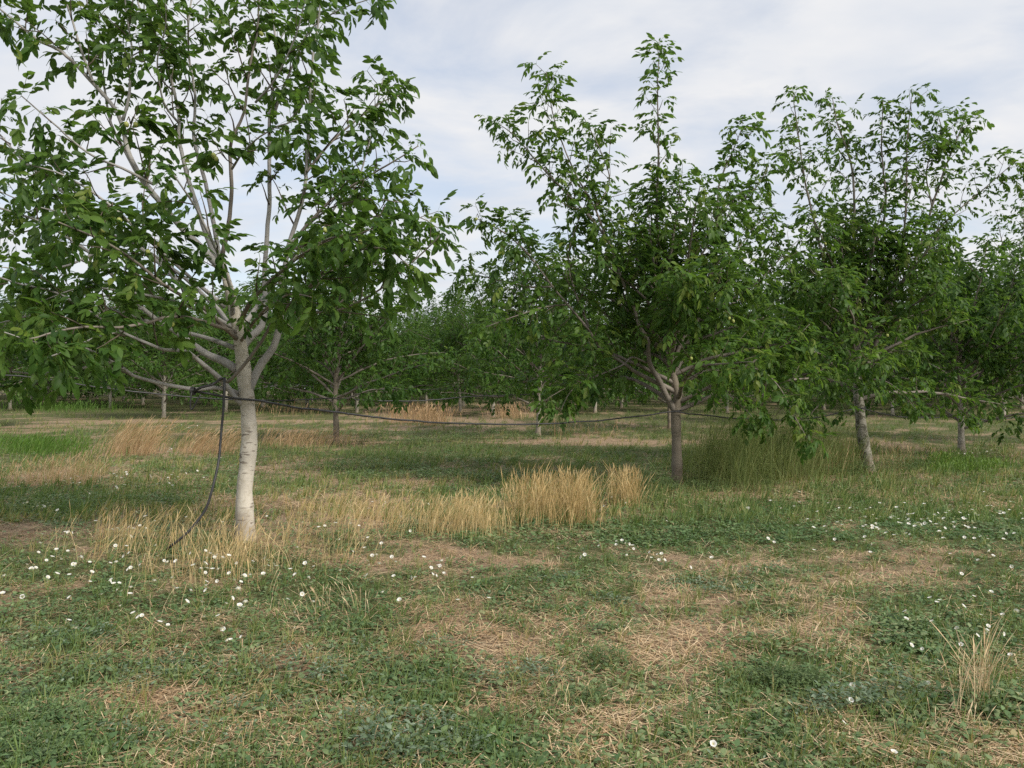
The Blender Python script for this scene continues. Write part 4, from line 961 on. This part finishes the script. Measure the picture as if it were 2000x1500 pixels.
def weed_clump(name, label, mat, zones, rng, variants, cat='weeds', stem=False):
    """leafy weeds heaped over a few spots: (column, row, half width m, half depth m, plants, max height, scale)"""
    pos, sc = [], []
    for (px, py, rx, ry, n, h, s) in zones:
        c = G(px, py); a = rng.uniform(0, 6.28, n); q = np.sqrt(rng.random(n))
        x = c[0] + rx * q * np.cos(a); y = c[1] + ry * q * np.sin(a)
        pos.append(np.stack([x, y, gz(x, y) + h * rng.random(n) * (1 - q ** 2)], 1)); sc.append(s * rng.uniform(.6, 1.3, n))
    pos = np.concatenate(pos); sc = np.concatenate(sc); m = len(pos); a = rng.uniform(0, 6.28, m); ca, sa = np.cos(a), np.sin(a); o = np.zeros(m)
    R = np.stack([np.stack([ca, -sa, o], 1), np.stack([sa, ca, o], 1), np.stack([o, o, o + 1], 1)], 1)
    me = bake(variants, rng.integers(0, len(variants), m), R, pos, sc, rng.normal(0, .12, m), name, mat)
    return tag(obj(name, me), label, cat, kind='stuff')
wr = np.random.default_rng(4141)
GOOSE = [plantlet(wr, int(wr.integers(11, 18)), .027, .09, .5, .065) for _ in range(8)]
cover('weed_patch', 'small grey green goosefoot seedlings sprinkled through the foreground turf', 'weeds', GOOSE, SILVER, wr, 1500, 2.4, 8, 1.3, lambda x, y: np.clip(4 * (fbm(x * 1.4, y * 1.4, 83, 3) - .42), 0, .8), .4, .8)
for (lab, mat, zz, va) in [
    ('grey green goosefoot weeds at the bottom edge left of centre', SILVER, [(770, 1480, .22, .12, 38, .10, .95), (830, 1425, .22, .12, 20, .08, .8), (700, 1420, .15, .10, 14, .08, .8), (920, 1460, .12, .1, 14, .08, .8), (640, 1340, .12, .10, 12, .1, .8)], GOOSE),
    ('grey green goosefoot weeds with bindweed flowers in the right foreground', SILVER, [(1650, 1390, .16, .10, 26, .14, .9), (1745, 1370, .13, .1, 22, .16, .9), (1590, 1410, .1, .08, 10, .1, .8)], GOOSE),
    ('small grey green weeds dotted over the centre foreground', SILVER, [(1020, 1330, .25, .12, 22, .06, .8), (870, 1270, .18, .1, 10, .06, .75), (1190, 1180, .2, .12, 14, .05, .9), (1100, 1135, .3, .12, 16, .04, .8), (1330, 1150, .3, .15, 16, .04, .8), (1510, 1120, .3, .15, 16, .04, .9), (1440, 1160, .25, .1, 14, .05, .9), (460, 1400, .2, .1, 10, .06, .7), (570, 1385, .12, .06, 8, .06, .7)], GOOSE),
    ('pale grey green weeds spread thinly over the left foreground', SILVER, [(200, 1330, .6, .35, 40, .04, .75), (420, 1310, .6, .3, 40, .04, .75), (620, 1290, .4, .3, 24, .04, .75), (330, 1450, .4, .15, 20, .05, .7), (100, 1250, .6, .3, 30, .04, .75)], GOOSE),
    ('rounded dark green weed clump on bare soil in right foreground', DARKWEED, [(1530, 1340, .20, .12, 110, .10, .9), (1600, 1340, .14, .1, 50, .06, .9)], PLN),
    ('bright green spreading weed patch in right foreground', BROAD, [(1820, 1250, .36, .30, 150, .05, 1.1), (1760, 1225, .2, .2, 50, .05, 1.1), (1960, 1390, .2, .2, 60, .08, 1.2)], PLV),
    ('leafy green weed mound centre right of the foreground', DARKWEED, [(1190, 1300, .16, .12, 70, .10, .9), (1160, 1370, .12, .1, 30, .08, .8), (1080, 1380, .12, .1, 30, .08, .8)], PLN),
    ('green feathery weeds in the lower left corner', BROAD, [(60, 1430, .35, .3, 170, .07, .9), (20, 1370, .2, .2, 50, .07, .9), (120, 1480, .2, .15, 60, .06, .9)], PLN),
    ('dark leafy weeds at the foot of the second front row trunk', DARKWEED, [(1265, 955, .45, .3, 170, .45, 1.7), (1215, 960, .3, .2, 60, .3, 1.5), (1300, 965, .4, .2, 60, .2, 1.4), (1370, 960, .5, .2, 70, .2, 1.4), (1240, 985, .4, .2, 60, .1, 1.4)], PLN),
    ('bushy olive green weeds filling the feathery thicket', OLIVE, [(1430, 945, .8, .45, 480, .95, 1.4), (1530, 935, .75, .45, 380, .85, 1.4), (1620, 925, .7, .35, 220, .65, 1.4), (1370, 950, .4, .3, 120, .5, 1.4)], PLN),
    ('dark leafy weeds at the foot of the third front row trunk', DARKWEED, [(1670, 925, .5, .3, 110, .35, 1.7), (1740, 920, .6, .3, 100, .4, 1.7), (1640, 930, .4, .2, 50, .2, 1.5), (1790, 915, .4, .3, 60, .3, 1.7)], PLN),
    ('dark weed strip under the second row trees', DARKWEED, [(770, 868, 1.2, .35, 150, .4, 2.2), (960, 858, 1.6, .4, 170, .4, 2.2), (1130, 848, 1.6, .4, 130, .4, 2.2), (560, 855, .9, .3, 60, .3, 2.0), (880, 862, .8, .3, 70, .3, 2.0)], PLN),
    ('dark green clover like carpet behind the golden grass', BROAD, [(860, 935, 1.7, .5, 260, .06, 2.0), (1050, 935, 1.2, .5, 160, .06, 2.0), (700, 915, 1.4, .5, 150, .05, 2.0), (180, 985, 1.6, .5, 190, .05, 1.8), (60, 1000, .9, .5, 90, .05, 1.8)], PLN),
    ('grey green weed clump on the turf right of the fourth trunk', DARKWEED, [(1945, 872, .5, .4, 70, .3, 2.0)], PLN),
]:
    weed_clump('weed_patch', lab, mat, zz, wr, va)

# ------------------------------------------------------------------ bindweed flowers
def flower_mesh():
    k = 10; a = np.linspace(0, 2 * np.pi, k, endpoint=False); V = [[0, 0, -.012]]; tt = [0]
    for r, z, t in ((.006, -.003, .15), (.014, .004, .7), (.022, .0065, 1.0)):
        w = 1 + (.06 * np.cos(5 * a) if r > .02 else 0 * a)
        V += [[r * w[i] * math.cos(a[i]), r * w[i] * math.sin(a[i]), z + (.0015 * math.sin(5 * a[i]) if r > .02 else 0)] for i in range(k)]; tt += [t] * k
    T = [[0, 1 + i, 1 + (i + 1) % k] for i in range(k)]
    for ring in (0, 1):
        o = 1 + ring * k
        for i in range(k):
            j = (i + 1) % k; T += [[o + i, o + k + i, o + k + j], [o + i, o + k + j, o + j]]
    return tri_mesh('flower', np.array(V), np.array(T), PETAL, np.array(tt))
FLM = flower_mesh()
A = Acc(); A.add(*tube(np.array([[0, 0, -.012], [.004, .002, -.05], [.002, .006, -.11]]), [.0014, .0013, .0012], 4, )); STEM = A.mesh('stem', GRASS)
EXACT = [(40, 1120), (53, 1108), (70, 1115), (102, 1090), (136, 1115), (143, 1106), (176, 1140), (198, 1165), (215, 1138), (222, 1142), (233, 1141), (217, 1135), (255, 1152), (254, 1163), (247, 1072), (252, 1083), (255, 1112), (250, 1115), (5, 1163), (8, 1130),
         (135, 1213), (148, 1229), (260, 1200), (270, 1208), (277, 1204), (312, 1217), (317, 1214), (328, 1223), (340, 1150), (346, 1155), (365, 1181), (374, 1205), (394, 1181), (398, 1207), (426, 1205), (432, 1230), (436, 1230), (402, 1105), (393, 1113), (405, 1113), (415, 1117), (416, 1087),
         (435, 1092), (447, 1091), (478, 1127), (488, 1126), (514, 1125), (494, 1102), (517, 1093), (465, 1150), (465, 1155), (402, 1149), (454, 1175), (442, 1184), (468, 1186), (479, 1184), (467, 1194), (476, 1191), (444, 1253), (450, 1250), (471, 1246), (575, 1199), (575, 1228), (562, 1177), (612, 1183), (590, 1166), (603, 1131), (576, 1125), (540, 1110),
         (712, 1071), (745, 1062), (735, 1085), (773, 1099), (712, 1126), (805, 1129), (811, 1129), (845, 1123), (852, 1125), (873, 1092), (859, 1106), (867, 1120), (747, 1158), (895, 1173), (955, 1171), (780, 1174), (603, 1131), (842, 1111),
         (1170, 1067), (1204, 1058), (1229, 1063), (1135, 1089), (1287, 1095), (1295, 1095), (1272, 1090), (1269, 1079), (1223, 983), (1215, 978), (1230, 980), (1180, 990), (1195, 972), (1173, 957), (1307, 972), (1380, 985), (1348, 1000), (1302, 1018), (1415, 985),
         (1662, 1371), (1673, 1367), (1648, 1413), (1746, 1471), (1393, 1457), (1813, 1336), (1757, 1346), (1665, 1342), (1780, 1262), (1877, 1261), (1905, 1241), (1909, 1243), (1925, 1238), (1930, 1225), (1928, 1231), (1973, 1280), (1988, 1327), (1990, 1360), (1932, 1302), (1960, 1240), (1985, 1195), (1816, 1170), (1835, 1174), (1768, 1195), (1936, 1157), (1960, 1128), (1997, 1125), (1875, 1165), (1770, 1210),
         (1500, 1053), (1512, 1060), (1486, 1077), (1536, 1096), (1552, 1110), (1617, 1090), (1690, 1056), (1703, 1064), (1743, 1056), (1762, 1058), (1856, 1083), (1700, 1080), (1590, 1075)]
fr = np.random.default_rng(5151)
clusters = [(300, 1110, 240, 50, 34), (450, 1120, 170, 60, 16), (120, 1100, 120, 50, 16), (700, 1110, 200, 40, 22), (1250, 1075, 160, 30, 16), (1900, 1180, 100, 80, 16), (1800, 1010, 150, 28, 85), (1700, 1025, 160, 30, 30), (1600, 985, 140, 20, 16), (1920, 1070, 80, 60, 20), (350, 835, 40, 8, 14), (330, 880, 20, 8, 10), (80, 990, 50, 8, 12), (150, 945, 130, 20, 22), (300, 930, 120, 30, 25), (270, 1030, 130, 30, 18), (650, 1030, 200, 25, 18), (760, 985, 120, 15, 8), (870, 835, 120, 10, 16), (1900, 985, 90, 20, 18), (480, 890, 60, 12, 6), (40, 815, 50, 8, 14), (1930, 885, 60, 10, 18)]
spots = [(a, b, True) for a, b in EXACT]
for (px, py, rx, ry, n) in clusters:
    for _ in range(n): spots.append((px + fr.normal(0, .55) * rx, py + fr.normal(0, .55) * ry, False))
spots = [(a, b, e) for a, b, e in spots if b > HY + 30]
spots.sort(key=lambda s: (not s[2], -s[1]))
FA = Acc(); fv = np.array([v.co[:] for v in FLM.vertices]); ftri = np.array([p.vertices[:] for p in FLM.polygons]); fat = np.array([d.value for d in FLM.attributes['tint'].data])
def where(px, py):
    if py > 1300: return 'white bindweed flower low in the right foreground weeds' if px > 1200 else 'white bindweed flower at the bottom edge'
    if px < 620 and py <= 1050: return 'tiny white bindweed flower in the turf behind the nearest trunk'
    if px < 300: return 'white bindweed flower in the green turf left of the hanging hose' if py < 1170 else 'white bindweed flower low in the turf at lower left'
    if px < 620: return 'white bindweed flower in the dry grass at the nearest trunk foot' if py < 1125 else 'white bindweed flower on the turf in front of the nearest trunk'
    if px < 1100: return 'white bindweed flower on the turf in front of the golden grass'
    if px < 1450 and py < 1050: return 'white bindweed flower near the foot of the second front row trunk'
    if py < 1050: return 'tiny white bindweed flower in the scattered drift right of the third trunk'
    if px > 1800: return 'white bindweed flower in the green weeds along the right edge'
    return 'white bindweed flower on the open turf right of the bare soil'
for i, (px, py, e) in enumerate(spots):
    hgt = (fr.uniform(.12, .22) if px < 700 and py < 1200 else fr.uniform(.07, .13)) if py > 900 else fr.uniform(.12, .3)
    g0 = G(px, py + hgt * .645 * (py - HY))
    c = g0 + [0, 0, hgt]
    rx, ry, rz = fr.normal(.25, .4), fr.normal(.2, .45), fr.uniform(0, 6.28); s = fr.uniform(.55, .85) * (.8 if py > 1230 else 1.0)
    if i < 300:
        lab = where(px, py)
        o = obj('bindweed_flower', FLM, None, c); o.rotation_euler = (rx, ry, rz); o.scale = (s, s, s)
        tag(o, lab, 'flower', lab.replace('white bindweed flower', 'bindweed flowers').replace('tiny ', ''))
        obj('stem', STEM, o)
    else:
        M = np.array(Matrix.Rotation(rz, 3, 'Z') @ Matrix.Rotation(rx, 3, 'X')); FA.add(fv @ M.T * s * 1.1 + c, ftri, fat)
if FA.n: tag(obj('bindweed_flowers', FA.mesh('bindweed_flowers', PETAL)), 'tiny white bindweed flowers dotted over the far turf', 'flowers', kind='stuff')
print('COUNT', COUNT, 'tris', sum(len(m.polygons) for m in bpy.data.meshes))
